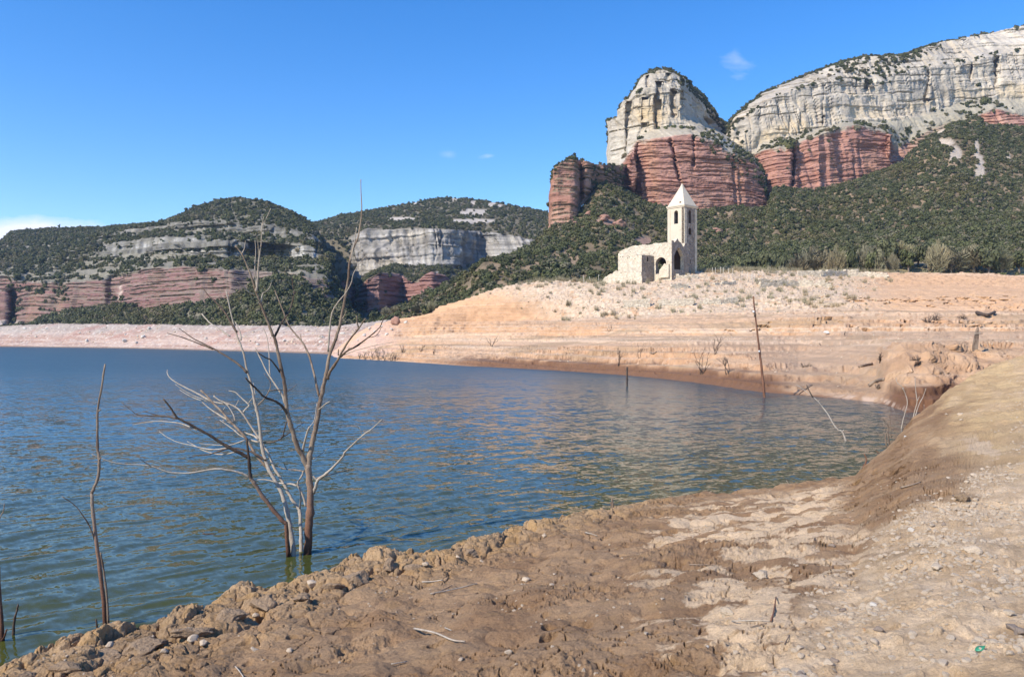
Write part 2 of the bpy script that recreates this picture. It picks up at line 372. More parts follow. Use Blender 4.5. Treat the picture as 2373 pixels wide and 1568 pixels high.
# --- far banks and church hill
tt = np.maximum(Yw, 30)
bank = ss(7.9, 8.3, S2) * ss(10.5, 10.1, S2)
z += far * ss(8.2, 8.6, S2) * ss(13.9, 13.4, S2) * ((fbm(x * .18, Yw * .3, 0, 38, 4) - .5) * .5 + (fbm(x * 2.2, Yw * 2.2, 0, 39, 3) - .5) * .07)
lumps_r = ss(2035, 2070, Xg) * ss(2420, 2250, Xg) * ss(8.6, 9.4, S2) * ss(11.2, 10.2, S2)
z += far * bank * ((fbm(x * .45, Yw * .45, 0, 41, 4) - .5) * .9 + (fbm(x * 1.6, Yw * 1.6, 0, 42, 3) - .5) * .4)
z += lumps_r * ((fbm(x * .5, Yw * .5, 0, 43, 4) - .45) * .9 + (fbm(x * 1.9, Yw * 1.9, 0, 44, 3) - .5) * .35)
yd_ = lumps_r * ((fbm(x * .9, z * 1.2, Yw * .3, 37, 4) - .5) * 2.6 + (fbm(x * 3.2, z * 3.6, Yw, 36, 3) - .5) * .7)
hillm = ss(10.5, 13, S2) * (z > .5)
z += hillm * ((fbm(x * .12, Yw * .12, 0, 45, 4) - .5) * 1.2 + (fbm(x * .7, Yw * .7, 0, 46, 4) - .5) * .5)
# old water levels cut small steps into the slopes
zt = z * 1.55 + (fbm(x * .05, Yw * .05, 0, 47, 3) - .5) * 1.4; fz = zt - np.floor(zt)
z = z + (S2 > 8.2) * (z > .4) * ((ss(.34, .68, fz) - fz) / 1.55) * .9 * ss(.3, .5, fbm(x * .04, Yw * .04, 0, 48, 2))
# eroded faces of the two orange risers
ris = (ss(11.9, 12.2, S2) * ss(13.2, 12.95, S2)) + ss(13.8, 14.2, S2) * ss(15.3, 14.9, S2) * ss(1700, 1900, Xg)
gul = fbm(x * .5, Yw * .12, z * .6, 49, 5, .6)
hol = ss(.62, .68, fbm(x * .55, z * 1.6, Yw * .05, 50, 3)) * ris * ss(1500, 1900, Xg) + ss(.58, .66, fbm(x * .4, z * 2.2, 0, 52, 3)) * np.exp(-((py0 - 692) / 8) ** 2) * ss(1940, 1990, Xg) * ss(14.0, 14.2, S2) * (S2 < 16)
G[..., 1] = Yw = Yw + yd_ - ris * (gul - .5) * 2.4 + np.clip(hol, 0, 1) * 1.3
G[..., 2] = z
# rubble on the church hill
chr_ = ss(1150, 1330, Xg + (S2 - 15) * 60) * ss(2100, 1900, Xg) * ss(13.6, 14.1, S2 + wob * .6) * ss(17.6, 17.1, S2)
G[..., 2] += chr_ * ((fbm(x * 2.1, Yw * 2.1, 0, 51, 3) - .5) * .7)

# --- colours
def C3(*c): return np.array(c, np.float32)
def mixc(a, b, t): return a * (1 - t[..., None]) + b * t[..., None]
z = G[..., 2]
base = np.broadcast_to(C3(.46, .285, .175), G.shape).copy()
n_a = fbm(x * .06, Yw * .06, 0, 61, 4); n_b = fbm(x * .5, Yw * .5, 0, 62, 4)
zb = fbm(x * .015, Yw * .015, z * 2.3 + (n_b - .5) * .5, 63, 3)
tan = mixc(C3(.49, .33, .21), C3(.57, .425, .295), ss(.35, .65, zb))
tan = mixc(tan, C3(.45, .325, .225), ss(.55, .75, fbm(x * .02, Yw * .02, z * 3.7, 64, 3)) * .8)
stripe = fbm(x * .02, Yw * .01, z * 9 + (n_b - .5) * 1.6, 75, 3); st2 = fbm(x * .05, Yw * .02, z * 26 + (n_b - .5) * 3, 76, 2)
tan = tan * (1 + (ss(.3, .7, stripe) - .5) * .34 + (ss(.3, .7, st2) - .5) * .16)[..., None]
flat = ss(.75, .97, np.abs(normals(G)[..., 2]))
tan = mixc(mixc(C3(.34, .20, .115), C3(.47, .285, .17), ss(.3, .7, fbm(x * .8, Yw * .2, z * 1.5, 77, 4))), tan, .2 + .8 * flat)
base = np.where(far[..., None], tan, base)
pinkl = ss(960, 860, Xg) * (S2 > 9)
base = mixc(base, C3(.50, .36, .30), pinkl * .8)
# orange upper risers
org = ss(13.7, 14.2, S2) * ss(17.2, 16.6, S2) * np.maximum(ss(1880, 1990, Xg - n_b * 60), ss(1330, 1200, Xg + (n_b - .5) * 120) * ss(15.2, 15.8, S2 + (n_a - .5)))
base = mixc(base, C3(.54, .34, .20), org * .6)
whi = chr_ * ss(.33, .5, n_b + .1)
base = mixc(base, mixc(C3(.46, .36, .265), C3(.56, .46, .36), ss(.4, .6, fbm(x * 1.8, Yw * 1.8, 0, 65, 3))), whi * .9)
gro = chr_ * ss(.58, .7, fbm(x * .25, Yw * .8, 0, 66, 3)); base = mixc(base, C3(.33, .27, .16), gro * .5)
olv = ss(.56, .68, fbm(x * .05, Yw * .16, z * .8, 67, 3)) * far * (S2 > 8.8) * (S2 < 13.8)
base = mixc(base, C3(.33, .235, .145), olv * .6)
gravel = ss(1770, 1850, Xg) * ss(2110, 2020, Xg) * ss(8.0, 8.3, S2) * ss(11.5, 10.6, S2)
base = mixc(base, C3(.40, .29, .20), gravel * (.35 + .5 * ss(.4, .6, fbm(x * .15, Yw * 1.1, 0, 68, 3))))
wet = ss(1.45, .8, z + (n_b - .5) * .9) * far * ss(900, 1150, Xg) * (1 - gravel * .75)
base = mixc(base, C3(.16, .085, .052), wet * .92)
brn = ss(2045, 2085, Xg) * ss(2240, 2190, Xg) * ss(1.65, 1.15, G[..., 2] + (n_b - .5) * 1.3) * (S2 > 6)
base = mixc(base, C3(.20, .105, .06), brn)
base = mixc(base, mixc(C3(.42, .27, .165), C3(.54, .37, .235), ss(.35, .65, n_b)), lumps_r * .85 * (1 - brn * .9))
edge_white = ss(.0, .08, z) * ss(.35, .2, z) * ss(1880, 1980, Xg) * ss(2120, 2080, Xg) * far
base = mixc(base, C3(.50, .38, .30), edge_white * .8 * ss(.4, .6, fbm(x * 3, Yw * 3, 0, 69, 2)))
# near bank colours
n1 = fbm(x * 1.2, Yw * 1.2, 0, 71, 4); n2 = fbm(x * 5, Yw * 5, 0, 72, 4)
mud = mixc(C3(.255, .165, .10), C3(.325, .225, .145), ss(.35, .65, n1))
mud = mixc(mud, C3(.34, .225, .12), ss(.55, .75, n2) * .5)
pt = fbm(x * 1.5 - Yw * .1, Yw * 1.9 + x * .15, 0, 73, 5, .6)
pmask = ss(.55, .575, pt + .10 * ss(1300, 2000, Xg) - .13 * ss(1650, 1300, Xg)) * ss(1330, 1600, Xg) * ss(2.0, 3.4, dcr + .8) * (1 - slope) * (1 - ss(1900, 1990, Xg) * ss(1270, 1190, py0))
mud = mixc(mud, mixc(C3(.50, .385, .27), C3(.60, .475, .35), n2), pmask)
clod = mixc(C3(.30, .215, .14), C3(.40, .29, .185), ss(.2, .8, cv * .6 + n2 * .4)); clod = mixc(clod, C3(.42, .27, .12), ss(.7, .9, cv2) * .45)
mud = mixc(mud, clod, lump)
# a dark damp line just above the water
mud = mixc(mud, C3(.13, .09, .055), ss(.1, .02, z) * near)
rubc = mixc(C3(.48, .365, .25), C3(.61, .49, .365), ss(.3, .7, n2))
rubc = mixc(rubc, C3(.36, .265, .175), ss(.56, .66, fbm(x * 1.6, Yw * 1.6, 0, 74, 4)) * .75)
mud = mixc(mud, rubc, rub)
sl = mixc(C3(.25, .16, .095), C3(.33, .225, .14), ss(.35, .65, rut)); 
tanr = ss(2040, 2250, Xg + (rut - .5) * 260 - (py0 - 850) * .6)
sl = mixc(sl, mixc(C3(.44, .32, .19), C3(.53, .40, .235), ss(.35, .65, fbm(x * 1.3, Yw * 1.3, 0, 78, 4))), tanr * .92); sl = mixc(sl, C3(.56, .44, .32), ss(.6, .72, rut) * .3)
mud = mixc(mud, sl, slope * (1 - rub * .6))
wl = ss(2060, 1960, Xg + (py0 - 1040) * .9) * slope
mud = mixc(mud, C3(.17, .095, .055), wl * .6)
# pale tongue of sand on the slope
ton = np.exp(-(((Xg - 2275 + (n1 - .5) * 90 - (py0 - 1035) * .7) / 42) ** 2 + ((py0 - 1035 + (n2 - .5) * 40) / 30) ** 2) * 1.3)
mud = mixc(mud, C3(.54, .43, .32), ss(.35, .6, ton) * .9)
base = np.where(near[..., None], mud * C3(1.25, 1.17, 1.02), base * (C3(1.02, .985, .925) * (1 + .13 * (1 - np.clip(wet + brn, 0, 1)))[..., None]))
MT_ground = mat_terrain('soil', 3.0, 22, .02, .9, .16)
# bump has to work at both scales
M = MT('soil_detail'); at_ = M.n('ShaderNodeAttribute', attribute_name='Col'); co = M.coord('Object')
n1_ = M.noise(co, 1.1, 6, .65); n2_ = M.noise(co, 38, 6, .7); n3_ = M.noise(co, 150, 3, .6)
c = M.mix(1.0, at_.outputs['Color'], M.ramp(n1_.outputs['Fac'], [(.25, grey(.86)), (.75, grey(1.14))]), 'MULTIPLY')
c = M.mix(1.0, c, M.ramp(n2_.outputs['Fac'], [(.3, grey(.84)), (.7, grey(1.14))]), 'MULTIPLY')
c = M.mix(1.0, c, M.ramp(n3_.outputs['Fac'], [(.3, grey(.88)), (.7, grey(1.1))]), 'MULTIPLY')
M.l(c, M.b.inputs['Base Color'])
n4_ = M.noise(co, 8, 6, .7)
M.l(M.bump(n3_.outputs['Fac'], .006, .8, M.bump(n4_.outputs['Fac'], .055, .8, M.bump(n2_.outputs['Fac'], .045, .9, M.bump(n1_.outputs['Fac'], .25, .5)))), M.b.inputs['Normal'])
M_soil = M.m
ground = tag(gridmesh('ground', G, M_soil, base), kind='structure')
SG = Surf(G, GX)
bx_, by_ = np.meshgrid(np.concatenate([np.linspace(-40, -6, 20), np.linspace(-5, 5, 60), np.linspace(6, 40, 20)]), np.linspace(.72, -30, 90))
bz_ = 2.33 + (.72 - by_) * .02 + (fbm(bx_ * 1.1, by_ * 1.1, 0, 31, 3) - .5) * .25 * ss(.6, -1, by_)
tag(gridmesh('ground', np.stack([bx_, by_, bz_ - .06], -1), M_soil, mixc(C3(.46, .35, .23), C3(.56, .45, .32), fbm(bx_ * 1.5, by_ * 1.5, 0, 74, 4))), kind='structure')
# ------------------------------------------------------------------ water
XW = np.concatenate([-900 - np.geomspace(8, 9000, 60)[::-1], np.arange(-900, 3200, 3.0)])
YW = np.concatenate([np.exp(np.arange(math.log(3.5), math.log(130), .0042)), np.exp(np.arange(math.log(131), math.log(900), .08))])
wx_ = (XW[None, :] - CX) / FD * YW[:, None]; wy_ = np.broadcast_to(YW[:, None], wx_.shape)
fade = ss(120, 40, wy_)
wdx, wdy = .62, .78                                # the breeze comes over the lake towards the near bank
def ridge(n): return 1 - np.abs(2 * n - 1)
u = wx_ * wdx - wy_ * wdy; v = wx_ * wdy + wy_ * wdx
wz = (fbm(u * .9, v * .38, 0, 81, 3) - .5) * .075 + (ridge(fbm(u * 2.2, v * .9, 0, 82, 2)) - .5) * .046 + (fbm(u * 5.5, v * 2.6, 0, 83, 2) - .5) * .026 * ss(60, 25, wy_)
Pw = np.stack([wx_, wy_, wz * (.25 + .75 * fade)], -1)
M = MT('lake_water'); b = M.b
b.inputs['Base Color'].default_value = (.040, .052, .012, 1); b.inputs['Roughness'].default_value = .04
b.inputs['IOR'].default_value = 1.33; b.inputs['Specular IOR Level'].default_value = .5
co = M.coord('Object', (1, 1, 1))
geo = M.n('ShaderNodeNewGeometry')
def vmath(op, a, b_=None, sc=None):
    n = M.n('ShaderNodeVectorMath', operation=op)
    M.l(a, n.inputs[0]) if not isinstance(a, tuple) else setattr(n.inputs[0], 'default_value', a)
    if b_ is not None: M.l(b_, n.inputs[1]) if not isinstance(b_, tuple) else setattr(n.inputs[1], 'default_value', b_)
    if sc is not None: n.inputs['Scale'].default_value = sc
    return n.outputs[0]
rot = M.n('ShaderNodeMapping'); rot.inputs['Rotation'].default_value = (0, 0, R(-51)); M.l(co, rot.inputs[0])
acc = geo.outputs['Normal']
sep = M.n('ShaderNodeSeparateXYZ'); M.l(geo.outputs['Position'], sep.inputs[0])
mr = M.n('ShaderNodeMapRange'); mr.interpolation_type = 'SMOOTHSTEP'; M.l(sep.outputs[1], mr.inputs[0]); mr.inputs[1].default_value = 10; mr.inputs[2].default_value = 120; mr.inputs[3].default_value = .07; mr.inputs[4].default_value = .36
M.l(mr.outputs[0], b.inputs['Roughness'])
md_ = M.n('ShaderNodeMapRange'); md_.interpolation_type = 'SMOOTHSTEP'; M.l(sep.outputs[1], md_.inputs[0]); md_.inputs[1].default_value = 10; md_.inputs[2].default_value = 45
M.l(M.mix(md_.outputs[0], (.056, .064, .014), (.036, .074, .088)), b.inputs['Base Color'])   # silty green by the bank; blue farther out stands in for reflected sky
mpl = M.n('ShaderNodeMapping'); mpl.inputs['Scale'].default_value = (.5, .12, 1); M.l(rot.outputs[0], mpl.inputs[0])
lane = M.ramp(M.noise(mpl.outputs[0], .22, 3).outputs['Fac'], [(.36, grey(.7)), (.62, grey(1.35))])   # wind lanes
for scl, amp, st in ((.22, .04, (1, .6, 1)), (1.3, .09, (1, .45, 1)), (4.5, .15, (1, .45, 1)), (14., .10, (1, .6, 1))):
    mp = M.n('ShaderNodeMapping'); mp.inputs['Scale'].default_value = st; M.l(rot.outputs[0], mp.inputs[0])
    n = M.noise(mp.outputs[0], scl, 2, .5)
    d = vmath('MULTIPLY', vmath('SUBTRACT', n.outputs['Color'], (.5, .5, .5)), (amp * 2, amp * 2, 0))
    if scl > 1: d = vmath('SCALE', d); M.l(lane, d.node.inputs['Scale'])
    acc = vmath('ADD', acc, d)
M.l(vmath('NORMALIZE', acc), b.inputs['Normal'])
water = tag(gridmesh('water', Pw, M.m), kind='structure')

# ------------------------------------------------------------------ far shore
Wl = [(-900, 460), (-400, 425), (0, 388), (250, 335), (500, 263), (700, 217), (800, 194), (900, 185), (1100, 185)]
wY = fl(Wl)
ky = [-900, -400, 0, 120, 250, 380, 500, 600, 700, 760, 830, 900, 1000, 1100]
fty = fl([(-900, 756), (0, 757), (100, 750), (300, 752), (600, 755), (750, 757), (860, 748), (1000, 735), (1100, 740)])
fs_lines = [
 ('z', [(X, -1.5, wY(X) - 6) for X in ky]), ('z', [(X, -.1, wY(X)) for X in ky]),
 ('z', [(X, .6, wY(X) + 4) for X in ky]),
 ('z', [(X, 2.3, wY(X) + 14) for X in ky]),
 ('y', [(X, fty(X) + 14, wY(X) + 34) for X in ky]), ('y', [(X, fty(X), wY(X) + 46) for X in ky]),
 ('y', [(X, fty(X) + 1, wY(X) + 60) for X in ky]), ('z', [(X, 3, wY(X) + 80) for X in ky])]
P, S, Xs = sheet(fs_lines, -900, 1100, 2.2, [3, 6, 12, 22, 12, 6, 4])
x, Y, z = P[..., 0], P[..., 1], P[..., 2]
nb = fbm(x * .25, Y * .25, 0, 101, 4); z = z + (nb - .5) * 1.6 * ss(1, 3, S)[:, None] + (fbm(x * 1.1, Y * 1.1, 0, 102, 3) - .5) * .5 * ss(1, 2, S)[:, None]
zt = z * 1.2 + nb; fz = zt - np.floor(zt); z = z + (ss(.2, .8, fz) - fz) * .4 * ss(1.4, 2.2, S)[:, None]
P[..., 2] = z
col = mixc(C3(.40, .265, .20), C3(.50, .38, .305), ss(.35, .65, fbm(x * .03, Y * .03, z * 1.4, 103, 4)))
col = mixc(col, C3(.36, .33, .285), ss(4.2, 8.5, z + (nb - .5) * 5) * .65)
col = mixc(col, C3(.38, .20, .15), ss(.6, .72, fbm(x * .05, Y * .12, 0, 104, 4)) * .5)
col = mixc(col, C3(.62, .55, .47), ss(.68, .74, fbm(x * .9, Y * .9, z, 105, 2)) * .8)
col = mixc(col, C3(.20, .13, .08), ss(.6, .15, z) * .8)
far_shore = tag(gridmesh('far_shore', P, mat_terrain('shore_soil', .8, 5, .4, .7, .2), col), kind='structure')
SF = Surf(P, Xs)

# ------------------------------------------------------------------ rock displacement
def rockify(P, S, red, grey_, seedo=0, amp=1.0, tilt=0.0, bed=2.3, low=6.0, gamp=1.0):
    """push the surface out and in along its horizontal normal: hard beds, cracks, blocks. red / grey_ are 0..1 masks"""
    x, Y, z = P[..., 0], P[..., 1], P[..., 2]
    n = normals(P); s = np.sign((n * np.array([0, -1, .3])).sum(-1, keepdims=True)); n = n * np.where(s == 0, 1, s)
    hn = n.copy(); hn[..., 2] = 0; hn /= np.maximum(np.linalg.norm(hn, axis=-1, keepdims=True), .25)
    a = x + Y * .35                                  # along the strike
    zz = z + (fbm(a * .02, z * .01, 0, 111 + seedo, 3) - .5) * 7 + (fbm(a * .15, z * .3, 0, 109 + seedo, 3) - .5) * 1.6 + a * tilt
    d = (fbm(a * .035, Y * .02, z * .035, 112 + seedo, 4) - .5) * low
    r1 = step1(zz / 2.1, a / 22, 3 + seedo, .22) + .6 * step1(zz / 1.1 + 7, a / 12, 5 + seedo, .3) + 1.2 * step1(zz / 6.5, a / 45, 9 + seedo, .12)
    def groove(q, th, along, s_, lo=.42):            # thin undercut between two beds
        f = q - np.floor(q); pres = ss(lo, lo + .14, fbm(along * 2.2, np.floor(q) * 3.7, 0, s_, 3))
        return ss(1 - 2.2 * th, 1 - 1.2 * th, f) * ss(1.0, 1 - th * .5, f) * pres
    gv = groove(zz / bed, .15, a / 26, 117 + seedo, .44) + .7 * groove(zz / (bed * .47) + .3, .2, a / 14, 118 + seedo, .48)
    dr = (r1 - 1.4) * 1.1 - gv * 1.35 * bed / 2.2
    ck = fbm(a * .11, z * .012, 0, 113 + seedo, 3)
    dr -= ss(.57, .66, ck) * 2.2
    dr += (fbm(a * .4, Y * .2, z * .6, 114 + seedo, 3) - .5) * 1.1
    g1 = 1.6 * step1(zz / 8.5, a / 60, 13 + seedo, .1) + .3 * step1(zz / 3.1 + 3, a / 18, 15 + seedo, .15)
    blk = step1(a / 6.5 + fbm(a * .05, z * .06, 0, 115, 2) * 2, zz / 14, 17 + seedo, .12) + .5 * step1(a / 2.9, zz / 6, 19 + seedo, .2)
    dg = (g1 - 1.1) * 2.1 + (blk - .75) * 1.9 * gamp + (step1(a / 15 + fbm(a * .03, z * .03, 0, 108, 2) * 2, zz / 40, 27 + seedo, .15) - .5) * 3.0 * (gamp - .6) + (fbm(a * .3, Y * .2, z * .3, 116 + seedo, 4) - .5) * 1.8
    vc = fbm(a * .32, z * .02, 0, 119 + seedo, 2); vc = ss(.035, .0, np.abs(vc - .5)) * ss(.45, .6, fbm(a * .05, z * .06, 0, 110 + seedo, 2))
    dg = dg - groove(zz / (bed * 2.6), .07, a / 34, 120 + seedo, .5) * 1.8 - .35 * groove(zz / (bed * .8), .16, a / 16, 121 + seedo, .53) - vc * 1.8 * gamp
    D = (d * .6 + dr) * red + (d + dg) * grey_
    return P + hn * (D * amp)[..., None], zz
def rock_color(P, zz, red, grey_, seedo=0, cool=0.0):
    x, Y, z = P[..., 0], P[..., 1], P[..., 2]; a = x + Y * .35
    n1 = fbm(a * .05, z * .05, 0, 121 + seedo, 4); n2 = fbm(a * .35, z * .08, 0, 122 + seedo, 3); n3 = fbm(a * .02, zz * .35, 0, 123 + seedo, 3)
    cr = mixc(C3(.37, .185, .135), C3(.46, .25, .19), ss(.3, .7, n3)); cr = mixc(cr, C3(.53, .32, .23), ss(.55, .75, n1) * .7)
    cr = mixc(cr, C3(.53, .28, .17), ss(.62, .72, fbm(a * .09, z * .015, 0, 124 + seedo, 2)) * .6)
    cg = mixc(C3(.42, .37, .30), C3(.54, .48, .39), ss(.3, .7, n3)); cg = mixc(cg, C3(.60, .50, .36), ss(.48, .72, n1) * .55)
    cg = mixc(cg, C3(.33, .30, .265), ss(.54, .74, n2) * .55); cg = mixc(cg, C3(.62, .57, .48), ss(.58, .75, fbm(a * .6, z * .05, 0, 125 + seedo, 2)) * .5)
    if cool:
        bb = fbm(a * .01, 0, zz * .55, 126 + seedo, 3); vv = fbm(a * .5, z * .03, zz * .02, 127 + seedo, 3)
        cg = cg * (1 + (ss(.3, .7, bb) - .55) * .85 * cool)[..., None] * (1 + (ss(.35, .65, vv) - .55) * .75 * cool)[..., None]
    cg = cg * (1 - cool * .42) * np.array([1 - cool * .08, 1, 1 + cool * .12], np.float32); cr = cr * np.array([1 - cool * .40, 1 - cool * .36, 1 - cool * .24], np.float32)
    w = (red + grey_); 
    return (cr * red[..., None] + cg * grey_[..., None]) / np.maximum(w, 1e-3)[..., None]
M_rock = mat_terrain('rock', .35, 1.6, 1.2, .8, .2, (1, 1, 1.6))
soilc = C3(.13, .115, .07); dryc = C3(.30, .25, .17)

forest_pts = []       # x y z scale kind
def scatter(P, w, spacing, smin, smax, seed, kind=None, hug=.25):
    """stems on a surface: w 0..1 density per vertex"""
    r = np.random.default_rng(seed)
    A = np.linalg.norm(np.cross(P[1:, :-1] - P[:-1, :-1], P[:-1, 1:] - P[:-1, :-1]), axis=-1)
    A = np.minimum(A, np.percentile(A, 99.5) * 3)
    pw = A * w[:-1, :-1]; tot = pw.sum(); n = int(tot / spacing ** 2)
    if n < 1: return np.zeros((0, 5))
    n = min(n, 75000)
    idx = r.choice(pw.size, n, p=(pw / tot).ravel()); i, j = np.unravel_index(idx, pw.shape)
    a = r.random(n)[:, None]; b_ = r.random(n)[:, None]
    q = P[i, j] * (1 - a) * (1 - b_) + P[i + 1, j] * a * (1 - b_) + P[i, j + 1] * (1 - a) * b_ + P[i + 1, j + 1] * a * b_
    sc = smin + (smax - smin) * r.random(n) ** 1.6
    return np.column_stack([q[:, 0], q[:, 1], q[:, 2] - hug * sc, sc, r.random(n) if kind is None else np.full(n, kind)])

# ------------------------------------------------------------------ forest hill on the right (the slope under the cliffs)
top_y = [(700, 790, 230), (820, 756, 240), (860, 748, 262), (930, 718, 280), (1000, 692, 300), (1060, 668, 315), (1120, 638, 330), (1180, 609, 345), (1230, 573, 360), (1270, 540, 372), (1300, 524, 384), (1350, 492, 400),
         (1390, 420, 425), (1437, 436, 428), (1500, 475, 430), (1560, 487, 432), (1640, 497, 435), (1780, 492, 440), (1796, 440, 452), (1850, 446, 458), (1900, 447, 462), (2000, 412, 480), (2090, 375, 500), (2140, 335, 512), (2200, 290, 520), (2260, 280, 530),
         (2300, 300, 532), (2372, 300, 540), (2500, 300, 545), (3000, 320, 560)]
tY = lambda X: float(np.interp(X, [t[0] for t in top_y], [t[2] for t in top_y])); ty = lambda X: float(np.interp(X, [t[0] for t in top_y], [t[1] for t in top_y]))
kh = sorted(set([t[0] for t in top_y] + [1750, 1950, 2050, 2440]))
ry = fl([(X, y) for X, y, Y in rp if X > 760]); rY = fl([(X, Y) for X, y, Y in rp if X > 760])
f_lines = [
 ('z', [(X, float(z_of(ry(max(X, 830)), rY(X))) - (3.0 if X > 1100 else 6), rY(X) + 6) for X in kh]),
 ('z', [(X, (float(z_of(616, 250)) if X > 2000 else float(z_of(ry(max(X, 830)) , rY(X))) - (1.0 if X > 1600 else 3.5)), min(tY(X) - 12, 246)) for X in kh]),
 ('y', [(X, ty(X) * .36 + (612 if X > 1100 else ry(max(X, 830))) * .64, tY(X) * .5 + 250 * .5) for X in kh]),
 ('y', top_y),
 ('z', [(X, float(z_of(ty(X), tY(X))) + (4 if X > 1390 else -16), tY(X) + (30 if X > 1390 else 30)) for X in kh]),
 ('z', [(X, float(z_of(ty(X), tY(X))) + (6 if X > 1390 else -60), tY(X) + (110 if X > 1390 else 110)) for X in kh])]
P, S, Xs = sheet(f_lines, 826, 3000, 4.0, [8, 34, 60, 8, 6])
x, Y, z = P[..., 0], P[..., 1], P[..., 2]
P[..., 2] = z = z + (fbm(x * .02, Y * .02, 0, 131, 4) - .5) * 13 * ss(1.1, 2, S)[:, None] * ss(3.6, 2.8, S)[:, None] + (fbm(x * .15, Y * .15, 0, 132, 3) - .5) * 1.2
Xg = np.broadcast_to(Xs[None, :], z.shape)
grass = ss(1.12, .95, S)[:, None] * ss(1990, 2060, Xg)
col = mixc(np.broadcast_to(C3(.17, .13, .08), P.shape), C3(.30, .22, .14), ss(.4, .6, fbm(x * .08, Y * .08, 0, 133, 3)))
col = mixc(col, C3(.32, .27, .15), grass)
bare = np.zeros_like(z)
for bx, by, sx, sy in ((2212, 358, 16, 20), (2262, 345, 7, 26), (2270, 392, 12, 34), (2335, 360, 6, 10), (1400, 514, 26, 8), (1490, 560, 26, 10), (1560, 545, 14, 8), (2190, 330, 22, 10), (2170, 300, 20, 18)):
    X_, y_ = pix(P); bare = np.maximum(bare, np.exp(-(((X_ - bx) / sx) ** 2 + ((y_ - by) / sy) ** 2)))
bare = ss(.32, .5, bare + (fbm(x * .12, Y * .12, 0, 134, 3) - .5) * .5)
col = mixc(col, mixc(C3(.34, .22, .16), np.broadcast_to(C3(.50, .42, .33), P.shape), ss(1900, 2050, Xg)), bare)
forest_hill = tag(gridmesh('forest_hill', P, M_rock, col), kind='structure')
SH = Surf(P, Xs)
X_, y_ = pix(P)
dens = ss(1.0, 1.2, S)[:, None] * ss(5.0, 4.6, S)[:, None] * (1 - bare) * (1 - grass * .97) * np.maximum(.45 + .55 * ss(.3, .5, fbm(x * .06, Y * .06, 0, 135, 3)), ss(1600, 1750, Xg) * .9)
dens = dens * np.where(Xs[None, :] < 1390, 1, ss(4.3, 3.9, S)[:, None])
forest_pts.append(scatter(P, dens, 1.95, .8, 2.1, 1))

# ------------------------------------------------------------------ red tower rock at the left end of the cliffs
c_base = [(1262, 560, 400), (1270, 552, 392), (1276, 552, 382), (1292, 548, 377), (1320, 520, 376), (1335, 500, 380), (1345, 480, 392), (1372, 450, 404), (1400, 430, 412), (1432, 440, 420), (1450, 450, 430)]
c_top = [(1262, 560, 402), (1270, 552, 394), (1277, 420, 386), (1282, 398, 385), (1292, 384, 386), (1305, 372, 388), (1330, 368, 390), (1352, 372, 394), (1372, 380, 398), (1400, 383, 412), (1432, 384, 424), (1450, 386, 432)]
P, S, Xs = sheet([('y', c_base), ('y', c_top), ('y', [(X, y + 0.5, Y + 20) for X, y, Y in c_top]), ('y', [(X, y + 90, Y + 40) for X, y, Y in c_top])], 1262, 1450, 1.2, [110, 8, 20])
one = np.ones(P.shape[:2]); Xg = np.broadcast_to(Xs[None, :], one.shape)
fadeb = ss(0, .08, S)[:, None] * ss(1264, 1280, Xg)
x, Y, z = P[..., 0], P[..., 1], P[..., 2]
# deep gully on the shaded side
gl = np.exp(-((Xg - (1343 + (z - 70) * .12)) / 7.0) ** 2) * ss(.0, .2, S)[:, None]
P = push(P, gl * 10)
P, zz = rockify(P, S, one * fadeb, one * 0, 31, .8)
col = rock_color(P, zz, one, one * 0, 31)
flatn = ss(.5, .8, np.abs(normals(P)[..., 2])) * one; col = mixc(col, soilc * 1.5, flatn)
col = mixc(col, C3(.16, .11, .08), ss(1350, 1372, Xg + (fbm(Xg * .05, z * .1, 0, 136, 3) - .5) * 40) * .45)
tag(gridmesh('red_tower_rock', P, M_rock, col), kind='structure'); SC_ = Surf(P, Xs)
forest_pts.append(scatter(P, ((S[:, None] > .97) * ss(1.9, 1.2, S)[:, None] * .45 + ss(1362, 1382, Xg) * (S[:, None] < 1) * .6) * one * .8, 2.8, 1.0, 1.9, 2))

# ------------------------------------------------------------------ butte
def Lc(pts, cx, w, depth, p=2.2):                    # bend a line of points round a rounded plan: edges lie further back
    return [(X, y, Y + depth * min(abs((X - cx) / w), 1.3) ** p) for X, y, Y in pts]
cxb, wb, db = 1530, 240, 62
kb = [1400, 1409, 1414, 1420, 1430, 1437, 1445, 1455, 1470, 1480, 1490, 1500, 1510, 1530, 1550, 1570, 1590, 1600, 1625, 1640, 1665, 1690, 1720, 1750, 1770, 1782, 1790, 1800]
def yl(pts): f = fl(pts); return [(X, f(X)) for X in kb]
L0 = yl([(1400, 440), (1409, 440), (1414, 440), (1437, 448), (1470, 470), (1500, 482), (1560, 492), (1640, 502), (1770, 500), (1782, 498), (1790, 480), (1800, 470)])
L1 = yl([(1400, 440), (1409, 438), (1414, 386), (1437, 384), (1450, 368), (1458, 345), (1478, 327), (1520, 321), (1600, 312), (1660, 330), (1700, 352), (1740, 372), (1762, 385), (1775, 420), (1782, 490), (1790, 480), (1800, 470)])
L2 = yl([(1400, 439), (1409, 436), (1414, 370), (1437, 360), (1455, 332), (1500, 304), (1540, 292), (1600, 292), (1660, 306), (1700, 330), (1740, 358), (1766, 378), (1778, 415), (1782, 489), (1790, 479), (1800, 469)])
L3 = yl([(1400, 438), (1409, 434), (1414, 282), (1420, 277), (1434, 272), (1438, 240), (1446, 234), (1455, 236), (1470, 222), (1490, 207), (1500, 205), (1545, 202), (1580, 210), (1616, 234), (1640, 264), (1658, 282), (1690, 308), (1720, 340), (1750, 362), (1770, 380), (1782, 488), (1790, 478), (1800, 468)])
